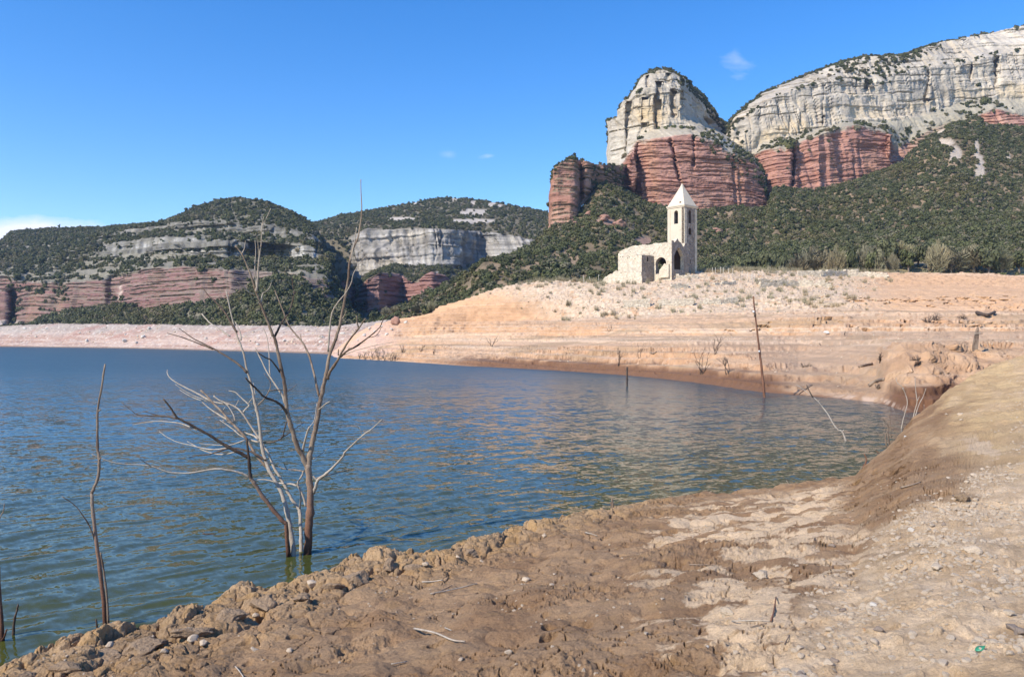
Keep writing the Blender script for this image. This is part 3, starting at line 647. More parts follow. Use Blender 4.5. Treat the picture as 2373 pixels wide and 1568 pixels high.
L4 = yl([(1400, 437), (1409, 433), (1414, 281), (1420, 276), (1434, 271), (1438, 238), (1446, 233), (1455, 230), (1462, 222), (1470, 206), (1480, 186), (1490, 175), (1512, 162), (1530, 160), (1556, 164), (1584, 180), (1606, 202), (1626, 222), (1647, 252), (1662, 274), (1690, 296), (1720, 330), (1750, 355), (1770, 376), (1782, 487), (1790, 477), (1800, 467)])
def mk(Lx, Y0, q=1.0): return ('y', [(X, y, Y * 1.0 if X < cxb else Y0 + (Y - Y0) * q) for X, y, Y in Lc([(X, y, Y0) for X, y in Lx], cxb, wb, db)])
P, S, Xs = sheet([mk(L0, 430, .35), mk(L1, 437, .35), mk(L2, 448, .6), mk(L3, 453), mk(L4, 470), mk([(X, y + .5) for X, y in L4], 488), mk([(X, min(y + 160, 470)) for X, y in L4], 540)], 1400, 1800, 1.3, [170, 16, 100, 40, 10, 10])
x, Y, z = P[..., 0], P[..., 1], P[..., 2]; Xg = np.broadcast_to(Xs[None, :], z.shape); Sg = np.broadcast_to(S[:, None], z.shape)
Sw = Sg + (fbm(x * .06, Y * .05, z * .03, 141, 3) - .5) * .35 * (Sg < 2)
Sw = Sw + (fbm(x * .5, Y * .3, z * .4, 143, 3) - .5) * .16; redm = ss(1.10, .93, Sw); ledge = ss(.98, 1.06, Sw) * ss(2.1, 1.9, Sg); grm = (1 - redm)
# dark vertical clefts and fins: negative y displacement brings rock forward
cl = 0
for bx, sl_, w_, dep, s0, s1 in ((1476, .0, 3.4, 11, .1, 1.0), (1565, -.9, 3.2, 6, .35, 1.0), (1607, -.03, 2.4, 5, .55, 1.05), (1522, .05, 4, 8, 1.9, 3.4), (1558, .1, 3.5, 7, 2.2, 3.05), (1576, .1, 4, 7, 2.4, 3.1), (1500, .0, 3, 6, 3.0, 3.9), (1548, .0, 3, 6, 3.2, 3.9), (1490, .05, 2.5, 6, 2.1, 2.9), (1450, .1, 2.6, 7, 1.0, 3.2), (1640, .05, 9, 8, 1.9, 2.7)):
    cl = cl + dep * np.exp(-((Xg - bx - (z - 100) * sl_) / w_) ** 2) * ss(s0, s0 + .12, Sg) * ss(s1, s1 - .1, Sg)
fin = -9 * np.exp(-((Xg - 1466) / 5.5) ** 2) * ss(.15, .3, Sg) * ss(1.0, .8, Sg)
P = push(P, cl + fin + np.maximum(Xg - 1578, 0) * 1.05 * ss(2.0, 2.5, Sg) * ss(1782, 1760, Xg))
edge = ss(1402, 1412, Xg) * ss(1798, 1786, Xg)
P, zz = rockify(P, S, redm * ss(0, .06, Sg) * edge, grm * (1 - .4 * ledge) * ss(5.2, 4.6, Sg) * edge, 0, .9, gamp=1.2)
col = rock_color(P, zz, redm, grm, 0)
nzz = fbm(x * .1, Y * .1, z * .1, 142, 3)
col = mixc(col, C3(.62, .47, .27), grm * np.exp(-(((Xg - 1500) / 45) ** 2 + ((pix(P)[1] - 265) / 26) ** 2)) * .8)
vg = ss(.5, .75, np.abs(normals(P)[..., 2])) * ss(1.0, 1.1, Sg); col = mixc(col, C3(.36, .31, .22), vg * .6)
butte = tag(gridmesh('butte_cliff', P, M_rock, col), kind='structure'); SB = Surf(P, Xs)
X_, y_ = pix(P)
vegb = np.maximum(ledge * ss(.52, .6, nzz + .04 * (Xg > 1600)) * .5, ss(3.97, 4.02, Sg) * ss(5.1, 5.0, Sg) * .8)
rgt = ss(0, 26, Xg - (1575 + (y_ - 200) * .62)) * ss(520, 380, y_) * ss(1.2, 1.6, Sg)     # wooded gully down the right side
rgt2 = ss(-8, 8, Xg - (1612 + (y_ - 320) * 1.15)) * ss(-4, 14, y_ - 300) * ss(.62, .8, Sg + (nzz - .5) * .4) * (Sg < 2)
vegb = np.maximum(vegb, np.maximum(rgt * (y_ < 300) * (Sg > 3.2) * .9, rgt2 * .5))
forest_pts.append(scatter(P, vegb * edge, 2.5, .9, 1.9, 3))

# ------------------------------------------------------------------ right mountain
E0 = [(1640, 420, 500), (1700, 400, 495), (1750, 440, 490), (1775, 450, 476), (1800, 448, 468), (1838, 450, 466), (1848, 452, 476), (1900, 455, 474), (2000, 424, 494), (2085, 386, 512), (2110, 360, 522), (2150, 330, 530), (2200, 300, 540), (2250, 300, 545), (2300, 310, 548), (2372, 310, 550), (2600, 310, 560), (3000, 330, 580)]
E1 = [(1640, 400, 512), (1700, 352, 505), (1735, 364, 500), (1760, 352, 486), (1800, 340, 478), (1838, 330, 478), (1848, 330, 488), (1900, 312, 484), (1950, 295, 500), (1985, 290, 502), (2030, 300, 512), (2060, 306, 516), (2085, 345, 524), (2110, 330, 534), (2150, 300, 542), (2200, 282, 552), (2250, 272, 557), (2300, 253, 560), (2372, 268, 562), (2600, 270, 575), (3000, 300, 590)]
E2 = [(1640, 390, 525), (1700, 340, 518), (1722, 352, 512), (1742, 362, 512), (1765, 335, 515), (1850, 314, 516), (1950, 284, 527), (2050, 284, 540), (2150, 266, 556), (2220, 240, 568), (2260, 228, 573), (2290, 232, 574), (2372, 232, 575), (2600, 225, 590), (3000, 240, 610)]
E3 = [(1640, 380, 528), (1690, 300, 524), (1705, 286, 521), (1740, 262, 520), (1770, 238, 522), (1799, 222, 524), (1858, 204, 528), (1941, 186, 536), (2018, 191, 547), (2070, 175, 552), (2173, 152, 568), (2250, 144, 578), (2372, 113, 584), (2600, 80, 600), (3000, 60, 625)]
E4 = [(1640, 379, 540), (1690, 290, 540), (1705, 268, 540), (1730, 247, 540), (1770, 218, 545), (1850, 182, 552), (1900, 164, 556), (1950, 145, 560), (2000, 136, 566), (2060, 132, 572), (2100, 130, 578), (2140, 112, 584), (2180, 99, 590), (2240, 88, 600), (2300, 78, 606), (2350, 66, 612), (2372, 62, 614), (2600, 30, 640), (3000, 20, 660)]
P, S, Xs = sheet([('y', E0), ('y', E1), ('y', E2), ('y', E3), ('y', E4), ('y', [(X, y + 2, Y + 40) for X, y, Y in E4]), ('y', [(X, y + 40, Y + 130) for X, y, Y in E4])], 1640, 3000, 1.7, [110, 18, 100, 44, 10, 8])
x, Y, z = P[..., 0], P[..., 1], P[..., 2]; Xg = np.broadcast_to(Xs[None, :], z.shape); Sg = np.broadcast_to(S[:, None], z.shape)
Sw = Sg + (fbm(x * .05, Y * .05, z * .03, 151, 3) - .5) * .35 * (Sg < 2)
Sw = Sw + (fbm(x * .5, Y * .3, z * .4, 153, 3) - .5) * .2; redm = ss(1.12, .90, Sw); ledge = ss(.94, 1.04, Sw) * ss(2.08, 1.95, Sg); grm = 1 - redm
cl = 0
for bx, sl_, w_, dep, s0, s1 in ((1841, .25, 4.0, 14, .05, .95), (2062, .0, 3.0, -8, .3, 1.0), (2000, .1, 5, 6, 2.7, 3.1), (2290, .2, 6, 8, 2.2, 3.0), (1905, 0, 2.5, 5, 2.0, 2.8), (2240, .1, 3, 5, 2.4, 3.0), (2145, .1, 3, 5, 2.2, 3)):
    cl = cl + dep * np.exp(-((Xg - bx - (z - 120) * sl_) / w_) ** 2) * ss(s0, s0 + .15, Sg) * ss(s1, s1 - .1, Sg)
P = push(P, cl)
edge = ss(1642, 1680, Xg)
P, zz = rockify(P, S, redm * ss(0, .06, Sg) * edge, grm * (1 - .45 * ledge) * ss(5.2, 4.6, Sg) * edge, 47, .95, -.12, gamp=1.3)
col = rock_color(P, zz, redm, grm, 47); nzz = fbm(x * .1, Y * .1, z * .1, 152, 3)
col = mixc(col, col * 1.12 + .04, grm * ss(2150, 2400, Xg) * .8)
col = mixc(col, C3(.62, .50, .33), grm * ss(2.0, 2.1, Sg) * ss(2.5, 2.2, Sg) * ss(.4, .6, nzz) * .7)
scree = ss(2090, 2160, Xg) * ss(1.4, .9, Sg) * ss(2265, 2230, Xg); col = mixc(col, C3(.36, .30, .21), scree * .85)
col = mixc(col, C3(.34, .31, .22), ledge * .6)
right_mountain = tag(gridmesh('right_mountain_cliff', P, M_rock, col), kind='structure'); SR = Surf(P, Xs)
X_, y_ = pix(P)
veg = ledge * ss(.5, .58, nzz) * .55 + ss(3.93, 4.0, Sg) * ss(4.6, 4.4, Sg) * ss(2230, 2050, Xg) * .9 + scree * .35 * ss(.5, .6, nzz)
veg += ss(2.96, 3.0, Sg) * ss(3.12, 3.06, Sg) * ss(.42, .55, nzz) * .9 + ss(3.2, 3.5, Sg) * (Sg < 4) * ss(2120, 1960, Xg + (nzz - .5) * 100) * ss(1880, 1950, Xg) * .6
veg += np.exp(-(((X_ - 2030) / 34) ** 2 + ((y_ - 172) / 13) ** 2)) + np.exp(-(((X_ - 2100) / 45) ** 2 + ((y_ - 135 + (X_ - 2100) * .35) / 9) ** 2)) + ss(4.0, 4.05, Sg) * (Sg < 4.5) * .12
veg += np.exp(-(((X_ - 1690) / 22) ** 2 + ((y_ - 310) / 26) ** 2))
forest_pts.append(scatter(P, np.clip(veg, 0, 1) * edge, 2.6, .9, 2.0, 4))

# ------------------------------------------------------------------ left mountain
kl = [-900, -400, 0, 60, 90, 160, 230, 275, 330, 430, 520, 560, 590, 640, 700, 760, 800, 830, 860, 900]
def LL(yp, off): f = fl(yp); return ('y', [(X, f(X), 10 + max(wY(X), 235) + 44 + off) for X in kl])
M7 = [(-900, 600), (-400, 590), (-60, 575), (0, 562), (30, 537), (130, 531), (240, 528), (300, 524), (370, 518), (420, 500), (450, 483), (480, 474), (500, 467), (530, 462), (560, 461), (620, 471), (670, 490), (700, 506), (720, 519), (742, 545), (760, 590), (775, 640), (795, 700), (825, 735), (860, 752), (900, 765)]
for q in (-300, -150, 30, 130, 240, 370, 420, 450, 500, 620, 670, 720): kl.append(q)
kl = sorted(set(kl))
lim = fl([(720, 0), (760, 30), (800, 75), (830, 125), (860, 180), (900, 240)])
def LL(yp, off):
    f = fl(yp); g = fl(M7); return ('y', [(X, max(f(X), g(X) + (4 if off < 250 else 0)), 10 + max(wY(X), 235) + 44 + off) for X in kl])
m_lines = [LL([(-900, 775), (900, 775)], 0),
 LL([(-900, 770), (0, 758), (60, 752), (90, 742), (160, 722), (230, 714), (275, 704), (330, 722), (430, 709), (520, 700), (560, 680), (600, 655), (640, 640), (700, 650), (760, 700), (900, 740)], 60),
 LL([(-900, 640), (0, 640), (160, 655), (240, 650), (275, 640), (300, 626), (420, 618), (560, 628), (640, 632), (700, 640), (800, 660), (900, 740)], 78),
 LL([(-900, 610), (0, 612), (240, 612), (420, 602), (600, 606), (700, 608), (800, 620), (900, 730)], 120),
 LL([(-900, 600), (0, 602), (240, 590), (330, 582), (420, 588), (560, 590), (600, 597), (700, 597), (760, 600), (800, 610), (900, 725)], 135),
 LL([(-900, 580), (0, 590), (120, 590), (240, 572), (300, 556), (360, 548), (440, 552), (560, 556), (620, 566), (700, 570), (760, 575), (800, 600), (900, 722)], 145),
 LL([(-900, 575), (0, 580), (120, 572), (240, 555), (330, 535), (400, 530), (500, 536), (620, 542), (700, 548), (760, 560), (800, 596), (900, 721)], 185),
 LL([(-900, 574), (0, 576), (120, 566), (240, 548), (320, 526), (400, 514), (470, 512), (560, 520), (640, 530), (700, 538), (760, 552), (800, 594), (900, 721)], 190),
 LL(M7, 300), LL([(X, y + 6) for X, y in M7], 360), LL([(X, y + 60) for X, y in M7], 480)]
P, S, Xs = sheet(m_lines, -900, 900, 2.0, [30, 90, 16, 16, 40, 18, 14, 34, 8, 8])
x, Y, z = P[..., 0], P[..., 1], P[..., 2]; Xg = np.broadcast_to(Xs[None, :], z.shape); Sg = np.broadcast_to(S[:, None], z.shape)
nzz = fbm(x * .06, Y * .06, z * .05, 161, 3)
Sw = Sg + (nzz - .5) * .5
redm = ss(.98, 1.03, Sg) * ss(2.12, 1.95, Sw); grm = ss(1.95, 2.12, Sw) * ss(7.3, 7.05, Sw); 
ledge = ss(1.95, 2.1, Sw) * ss(3.9, 3.7, Sw) + ss(4.95, 5.1, Sg) * ss(6.05, 5.95, Sg)
# big shoulders: the middle red face turns away from the sun on its right side
P = push(P, -22 * np.exp(-((Xg - 430) / 130) ** 2) * ss(.1, 1.0, Sg) * ss(5.5, 4.5, Sg) + 14 * np.exp(-((Xg - 262) / 16) ** 2) * ss(.9, 1.1, Sg) * ss(2.3, 2, Sg) + 16 * np.exp(-((Xg - 22) / 10) ** 2) * ss(.9, 1.1, Sg) * ss(1.9, 1.6, Sg) \
    + 22 * ss(520, 600, Xg) * ss(720, 640, Xg) * ss(.9, 1.1, Sg) * ss(5.2, 4.8, Sg) + 10 * np.exp(-((Xg - 620) / 30) ** 2) * ss(3.8, 4, Sg) * ss(5.1, 5, Sg))
_zz = P[..., 2] + (fbm(P[..., 0] * .01, 0, P[..., 2] * .01, 163, 3) - .5) * 9 + P[..., 0] * .02
bedf = _zz / 7.0 - np.floor(_zz / 7.0); pres_b = ss(.34, .5, fbm(P[..., 0] * .022, np.floor(_zz / 7.0) * 3.3, 0, 162, 3))
P = push(P, grm * ss(.42, .30, bedf) * pres_b * 4.5)
P, zz = rockify(P, S, redm, grm * (1 - .15 * ledge), 71, .95, .03, 2.5, 3.0, 2.2)
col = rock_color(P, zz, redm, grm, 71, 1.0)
fl_ = 1 - np.clip(redm + grm, 0, 1); col = mixc(col, C3(.17, .15, .10), fl_)
col = mixc(col, mixc(C3(.21, .19, .135), C3(.33, .305, .245), ss(.4, .6, fbm(x * .2, Y * .2, z * .5, 164, 3))), ledge * grm * .8)
flt = ss(.45, .75, np.abs(normals(P)[..., 2])); col = mixc(col, C3(.22, .20, .14), flt * .6)
# white vein
vein = np.exp(-((Xg - 268 + (pix(P)[1] - 680) * .12) / 3.2) ** 2) * ss(1.1, 1.2, Sg) * ss(1.85, 1.6, Sg); col = mixc(col, C3(.62, .50, .42), vein * .8)
strw = ss(70, 20, Xg) * ss(.5, .6, step1(z / 1.6, x / 30, 77)) * ss(1.3, 1.0, Sg) * redm; col = mixc(col, C3(.52, .46, .42), strw * .8)
left_mountain = tag(gridmesh('left_mountain_cliff', P, M_rock, col), kind='structure'); SL = Surf(P, Xs)
X_, y_ = pix(P)
veg = ss(1.0, .9, Sg) + ss(6.5, 7.1, Sg) * (Sg < 7.2) * .3 + ss(7.05, 7.2, Sg) * (Sg < 9.5) * (.55 + .45 * ss(.3, .5, nzz)) + ledge * ss(.40, .56, fbm(x * .07, Y * .03, z * .35, 165, 3)) * .75 + redm * ss(.60, .64, nzz) * .5 * ss(1.35, 1.6, Sg)
veg += ss(260, 160, Xg + (y_ - 590) * 1.0 + (nzz - .5) * 120) * ss(2.3, 2.6, Sg) * .85 * (Sg < 8) + ss(725, 760, Xg) * ss(1.0, 1.4, Sg) * .8
veg += grm * ss(.58, .64, nzz) * .15 + grm * ss(.36, .26, bedf) * (.1 + .9 * pres_b) * .65 + redm * ss(.2, .1, bedf) * ss(.52, .6, nzz) * .6
forest_pts.append(scatter(P, np.clip(veg, 0, 1), 2.9, 1.0, 2.3, 5))
forest_pts.append(scatter(P, ss(1.0, .95, Sg) * ss(.0, .1, Sg) * (Sg < 1.05) * ss(70, 100, Xg), 2.8, 1.6, 2.7, 51))

# ------------------------------------------------------------------ middle mountain
km = sorted(set([620, 700, 740, 765, 790, 800, 812, 820, 835, 850, 880, 900, 930, 950, 965, 980, 1000, 1030, 1050, 1080, 1100, 1120, 1150, 1180, 1200, 1220, 1240, 1270, 1350, 1450, 1600]))
def LM(yp, yY): f = fl(yp); g = fl(yY) if isinstance(yY, list) else (lambda X: yY); return ('y', [(X, f(X), g(X)) for X in km])
prow = [(620, 520), (765, 508), (800, 512), (812, 535), (818, 520), (850, 496), (878, 498), (885, 508), (930, 536), (945, 540), (952, 520), (1000, 508), (1025, 512), (1050, 540), (1100, 560), (1600, 560)]
g_p = [(620, 650), (820, 640), (900, 622), (1000, 606), (1040, 608), (1075, 640), (1100, 662), (1130, 668), (1150, 655), (1200, 650), (1600, 680)]
def off(p, d): return [(X, v + d) for X, v in p]
mm_lines = [LM([(620, 790), (1600, 790)], 430),
 LM([(620, 735), (740, 728), (765, 710), (800, 716), (815, 718), (850, 726), (900, 716), (950, 698), (1030, 676), (1060, 668), (1600, 640)], prow),
 LM([(620, 730), (740, 722), (762, 700), (775, 672), (792, 652), (806, 648), (816, 676), (830, 664), (850, 648), (880, 632), (915, 634), (940, 640), (958, 664), (975, 645), (1000, 630), (1022, 632), (1045, 655), (1060, 662), (1600, 636)], off(prow, 10)),
 LM([(620, 640), (800, 640), (835, 650), (850, 640), (890, 620), (930, 612), (1000, 618), (1080, 618), (1150, 600), (1220, 570), (1600, 560)], g_p),
 LM([(620, 560), (800, 556), (822, 545), (850, 530), (900, 533), (950, 530), (1000, 531), (1080, 535), (1120, 538), (1160, 542), (1200, 548), (1220, 556), (1600, 540)], off(g_p, 14)),
 LM([(620, 540), (740, 535), (850, 512), (950, 505), (1080, 506), (1200, 520), (1270, 530), (1600, 535)], 720),
 LM([(620, 535), (700, 522), (735, 517), (790, 500), (850, 490), (900, 482), (950, 472), (980, 466), (1010, 461), (1050, 459), (1085, 463), (1120, 467), (1150, 470), (1180, 476), (1240, 488), (1270, 494), (1350, 505), (1600, 530)], 840),
 LM([(620, 545), (735, 525), (1050, 470), (1600, 545)], 900), LM([(620, 600), (1050, 560), (1600, 600)], 1000)]
P, S, Xs = sheet(mm_lines, 620, 1600, 1.8, [10, 60, 16, 56, 14, 30, 6, 6])
x, Y, z = P[..., 0], P[..., 1], P[..., 2]; Xg = np.broadcast_to(Xs[None, :], z.shape); Sg = np.broadcast_to(S[:, None], z.shape)
nzz = fbm(x * .05, Y * .05, z * .05, 171, 3); Sw = Sg + (nzz - .5) * .3
redm = ss(.98, 1.02, Sg) * ss(2.1, 2.0, Sw) * ss(755, 762, Xg) * ss(1062, 1050, Xg)
grm = ss(2.9, 3.0, Sw) * ss(4.05, 3.97, Sg) * ss(800, 830, Xg) * ss(1245, 1225, Xg)
P, zz = rockify(P, S, redm, grm, 93, 1.0, 0, 3.2, 7.0, 2.6)
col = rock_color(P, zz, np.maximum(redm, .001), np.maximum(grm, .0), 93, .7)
wsum = np.clip(redm + grm, 0, 1); col = mixc(np.broadcast_to(C3(.19, .165, .11), P.shape), col, wsum)
X_, y_ = pix(P)
out = np.zeros_like(z)
for bx, by, sx, sy in ((1100, 493, 40, 9), (1052, 462, 10, 5), (1140, 474, 10, 7), (1158, 478, 7, 6), (1095, 470, 9, 4), (960, 470, 12, 5), (1090, 512, 60, 6), (930, 508, 40, 5), (1015, 640, 8, 14)):
    out = np.maximum(out, np.exp(-(((X_ - bx) / sx) ** 2 + ((y_ - by) / sy) ** 2)))
out = ss(.3, .55, out + (fbm(x * .1, Y * .1, z * .1, 172, 3) - .5) * .5) * (Sg > 2)
col = mixc(col, C3(.52, .46, .38), out * (1 - wsum))
tag(gridmesh('middle_mountain_cliff', P, M_rock, col), kind='structure'); SM = Surf(P, Xs)
dens = (1 - wsum) * (1 - out * .9) * (.6 + .4 * ss(.35, .5, nzz)) * (Sg < 6.5) * (Sg > .6)
dens = np.clip(dens + redm * ss(.6, .66, nzz) * .6, 0, 1)
forest_pts.append(scatter(P, dens, 3.7, 1.3, 2.6, 6))
# little conifer spikes along the skyline of the left hill
# ------------------------------------------------------------------ foliage prototypes
def blobs_crown(rg, r, hgt, nb, nq, q, squash=.85, lift=0.0, core=True):
    """crown of nb leafy clumps, nq small tilted leaf faces on each; returns verts, faces"""
    V = []; F = []
    cs = []
    for i in range(nb):
        a = rg.random() * 6.283; d = r * .62 * math.sqrt(rg.random()); zz = lift + hgt * (.25 + .6 * rg.random())
        k = 1 - .45 * abs((zz - lift) / hgt - .5) * 2 * (d / r)
        cs.append((d * math.cos(a), d * math.sin(a), zz, r * (.34 + .22 * rg.random()) * k))
    cs.append((0, 0, lift + hgt * .5, r * .6))
    for cx_, cy_, cz_, cr in cs:
        for _ in range(nq):
            u_ = rg.random() * 2 - 1; t = rg.random() * 6.283; s_ = math.sqrt(1 - u_ * u_); rad = cr * (.72 + .36 * rg.random())
            n = Vector((s_ * math.cos(t), s_ * math.sin(t), u_)); c = Vector((cx_, cy_, cz_)) + Vector((n.x, n.y, n.z * squash)) * rad
            n = (n + Vector((rg.random() - .5, rg.random() - .5, rg.random() - .2)) * 1.1).normalized()
            a1 = n.orthogonal().normalized(); a1.rotate(Matrix.Rotation(rg.random() * 6.28, 3, n)); a2 = n.cross(a1)
            w_ = q * (.6 + .8 * rg.random()); h_ = w_ * (.5 + .5 * rg.random()); k = len(V)
            V += [c - a1 * w_ - a2 * h_ * .4, c + a1 * w_ * .2 - a2 * h_, c + a1 * w_ + a2 * h_ * .3, c - a1 * w_ * .3 + a2 * h_]; F.append((k, k + 1, k + 2, k + 3))
        if core:
            k = len(V); rr_ = cr * .74
            for dz, n_ in ((-.8, 4), (0, 6), (.8, 4)):
                for i in range(n_):
                    a = i / n_ * 6.283 + dz; rd = rr_ * math.sqrt(1 - dz * dz * .8) * (.85 + .3 * rg.random())
                    V.append(Vector((cx_ + rd * math.cos(a), cy_ + rd * math.sin(a), cz_ + dz * rr_ * squash)))
            for i in range(4): F.append((k + i, k + (i + 1) % 4, k + 4 + int((i + 1) * 1.5) % 6, k + 4 + int(i * 1.5) % 6))
            for i in range(4): F.append((k + 10 + i, k + 4 + int(i * 1.5) % 6, k + 4 + int((i + 1) * 1.5) % 6, k + 10 + (i + 1) % 4))
            F.append((k + 10, k + 11, k + 12, k + 13))
    return V, F
def leaf_mat(name, stops, rough=.75, attr=True):
    M = MT(name); oi = M.n('ShaderNodeObjectInfo'); co = M.coord('Object'); n = M.noise(co, 2.2, 3)
    c = M.ramp(oi.outputs['Random'], stops)
    c = M.mix(1.0, c, M.ramp(n.outputs['Fac'], [(.3, grey(.72)), (.7, grey(1.25))]), 'MULTIPLY')
    ge = M.n('ShaderNodeNewGeometry'); big = M.noise(ge.outputs['Position'], .035, 4, .65)
    c = M.mix(M.ramp(big.outputs['Fac'], [(.50, grey(0)), (.62, grey(.55))]), c, M.mix(1.0, c, (1.35, 1.08, 1.0), 'MULTIPLY'))
    c = M.mix(1.0, c, (.92, 1.0, .98), 'MULTIPLY')
    c = M.mix(1.0, c, M.ramp(M.noise(ge.outputs['Position'], .12, 3).outputs['Fac'], [(.3, grey(.82)), (.7, grey(1.18))]), 'MULTIPLY')
    M.l(c, M.b.inputs['Base Color']); M.b.inputs['Roughness'].default_value = rough; M.b.inputs['Specular IOR Level'].default_value = .25
    return M.m
M_leaf = leaf_mat('evergreen_leaves', [(0, (.068, .070, .032)), (.3, (.085, .086, .037)), (.55, (.103, .104, .040)), (.75, (.122, .118, .052)), (.87, (.15, .132, .075)), (1, (.20, .165, .11))])
M_leaf_dry = leaf_mat('winter_twigs', [(0, (.22, .185, .12)), (.5, (.26, .21, .13)), (1, (.19, .175, .10))])
M_leaf_ol = leaf_mat('olive_leaves', [(0, (.085, .085, .04)), (1, (.125, .12, .058))])
M_bark_far = mat_simple('bark_far', (.16, .12, .09), (.3, .25, .2), 3, .05)

# the forest: far past counting, one object of scattered crowns per hillside
proto_col = bpy.data.collections.new('forest_crowns')
for i in range(6):
    rg = random.Random(50 + i)
    V, F = blobs_crown(rg, 1.0, 1.5 + .5 * rg.random(), 6 + i % 3, 22, .17, .85, -.35)
    me = bpy.data.meshes.new('crown'); me.from_pydata([tuple(v) for v in V], [], F); me.materials.append(M_leaf)
    o = bpy.data.objects.new('forest_crown', me); proto_col.objects.link(o)
def gn_scatter(name, pts, coll, label, cat, tilt=0.0, zs=1.0):
    me = bpy.data.meshes.new(name); me.vertices.add(len(pts)); me.vertices.foreach_set('co', np.ascontiguousarray(pts[:, :3], np.float32).ravel())
    for nm, arr, tp in (('sc', pts[:, 3], 'FLOAT'), ('rz', np.random.default_rng(3).random(len(pts)) * 6.283, 'FLOAT')):
        a = me.attributes.new(nm, tp, 'POINT'); a.data.foreach_set('value', arr.astype(np.float32))
    a = me.attributes.new('pk', 'INT', 'POINT'); a.data.foreach_set('value', (np.random.default_rng(4).integers(0, len(coll.objects), len(pts))).astype(np.int32))
    if tilt:
        a = me.attributes.new('rx', 'FLOAT', 'POINT'); a.data.foreach_set('value', ((np.random.default_rng(5).random(len(pts)) - .5) * 2 * tilt).astype(np.float32))
    o = bpy.data.objects.new(name, me); C.objects.link(o)
    g = bpy.data.node_groups.new(name, 'GeometryNodeTree')
    g.interface.new_socket('Geometry', in_out='INPUT', socket_type='NodeSocketGeometry'); g.interface.new_socket('Geometry', in_out='OUTPUT', socket_type='NodeSocketGeometry')
    N_ = lambda t: g.nodes.new(t)
    gi = N_('NodeGroupInput'); go = N_('NodeGroupOutput'); ip = N_('GeometryNodeInstanceOnPoints'); ci = N_('GeometryNodeCollectionInfo')
    ci.inputs['Collection'].default_value = coll; ci.inputs['Separate Children'].default_value = True; ci.inputs['Reset Children'].default_value = True
    def na(nm, tp):
        n = N_('GeometryNodeInputNamedAttribute'); n.data_type = tp; n.inputs['Name'].default_value = nm
        return [s for s in n.outputs if s.enabled and s.name == 'Attribute'][0]
    g.links.new(gi.outputs[0], ip.inputs['Points']); g.links.new(ci.outputs[0], ip.inputs['Instance']); ip.inputs['Pick Instance'].default_value = True
    g.links.new(na('pk', 'INT'), ip.inputs['Instance Index'])
    cx3 = N_('ShaderNodeCombineXYZ'); g.links.new(na('rz', 'FLOAT'), cx3.inputs[2])
    if tilt: g.links.new(na('rx', 'FLOAT'), cx3.inputs[0])
    e2r = N_('FunctionNodeEulerToRotation'); g.links.new(cx3.outputs[0], e2r.inputs[0]); g.links.new(e2r.outputs[0], ip.inputs['Rotation'])
    c3 = N_('ShaderNodeCombineXYZ'); s_ = na('sc', 'FLOAT'); mz = N_('ShaderNodeMath'); mz.operation = 'MULTIPLY'; g.links.new(s_, mz.inputs[0]); mz.inputs[1].default_value = zs
    g.links.new(s_, c3.inputs[0]); g.links.new(s_, c3.inputs[1]); g.links.new(mz.outputs[0], c3.inputs[2]); g.links.new(c3.outputs[0], ip.inputs['Scale'])
    g.links.new(ip.outputs[0], go.inputs[0])
    md = o.modifiers.new('scatter', 'NODES'); md.node_group = g
    tag(o, label, cat, kind='stuff'); return o
names = [('forest', 'dense evergreen oak forest covering the slope below the right hand cliffs', 'forest'), ('cliff_scrub', 'dark scrub on top of the red tower rock at the left end of the cliffs', 'scrub'),
         ('cliff_scrub', 'dark bushes growing on the ledges and flank of the tall butte', 'scrub'), ('cliff_scrub', 'dark bushes along the rim and ledges of the right hand cliff', 'scrub'),
         ('forest', 'dark woods and ledge scrub of the mountain at the far left', 'forest'), ('forest', 'woods along the foot of the left mountain behind the far shore', 'forest'),
         ('forest', 'grey green woods over the rounded mountain in the middle distance', 'forest')]
for (nm, lb, ct), pts in zip(names, forest_pts):
    if len(pts): gn_scatter(nm, pts, proto_col, lb, ct); print('scatter', nm, len(pts))
# ------------------------------------------------------------------ church
CYv = 193.0
C0 = Vector(((1584.9 - CX) / FD * CYv, CYv, HC + (784 - 627) / FD * CYv))
azc = math.atan2(C0.x, C0.y); fwd = Vector((math.sin(azc), math.cos(azc), 0)); rgt_ = Vector((math.cos(azc), -math.sin(azc), 0))
e1 = rgt_ * .8 - fwd * .6; e2 = rgt_ * .6 + fwd * .8
def wl_(a, b_, z_): return C0 + e1 * a + e2 * b_ + Vector((0, 0, z_))
def stone_mat(name, c1, c2, c3, sc=2.2, bd=.12, holes=.0):
    M = MT(name); co = M.coord('Object'); v = M.n('ShaderNodeTexVoronoi'); v.inputs['Scale'].default_value = sc; M.l(co, v.inputs['Vector'])
    n = M.noise(co, 1.3, 6, .7); n2 = M.noise(co, 9, 5, .7)
    c = M.ramp(n.outputs['Fac'], [(.32, c1), (.55, c2), (.72, c3)])
    bw = M.n('ShaderNodeRGBToBW'); M.l(v.outputs['Color'], bw.inputs[0]); c = M.mix(1.0, c, M.ramp(bw.outputs[0], [(.2, grey(.82)), (.8, grey(1.08))]), 'MULTIPLY')
    c = M.mix(1.0, c, M.ramp(n2.outputs['Fac'], [(.3, grey(.8)), (.7, grey(1.15))]), 'MULTIPLY')
    M.l(c, M.b.inputs['Base Color'])
    M.l(M.bump(n2.outputs['Fac'], bd * .6, .8, M.bump(v.outputs['Distance'], bd, .8)), M.b.inputs['Normal'])
    return M.m
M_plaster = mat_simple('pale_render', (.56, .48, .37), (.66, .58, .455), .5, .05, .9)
M_masonry = stone_mat('pale_masonry', (.54, .46, .35), (.64, .56, .44), (.70, .62, .49))
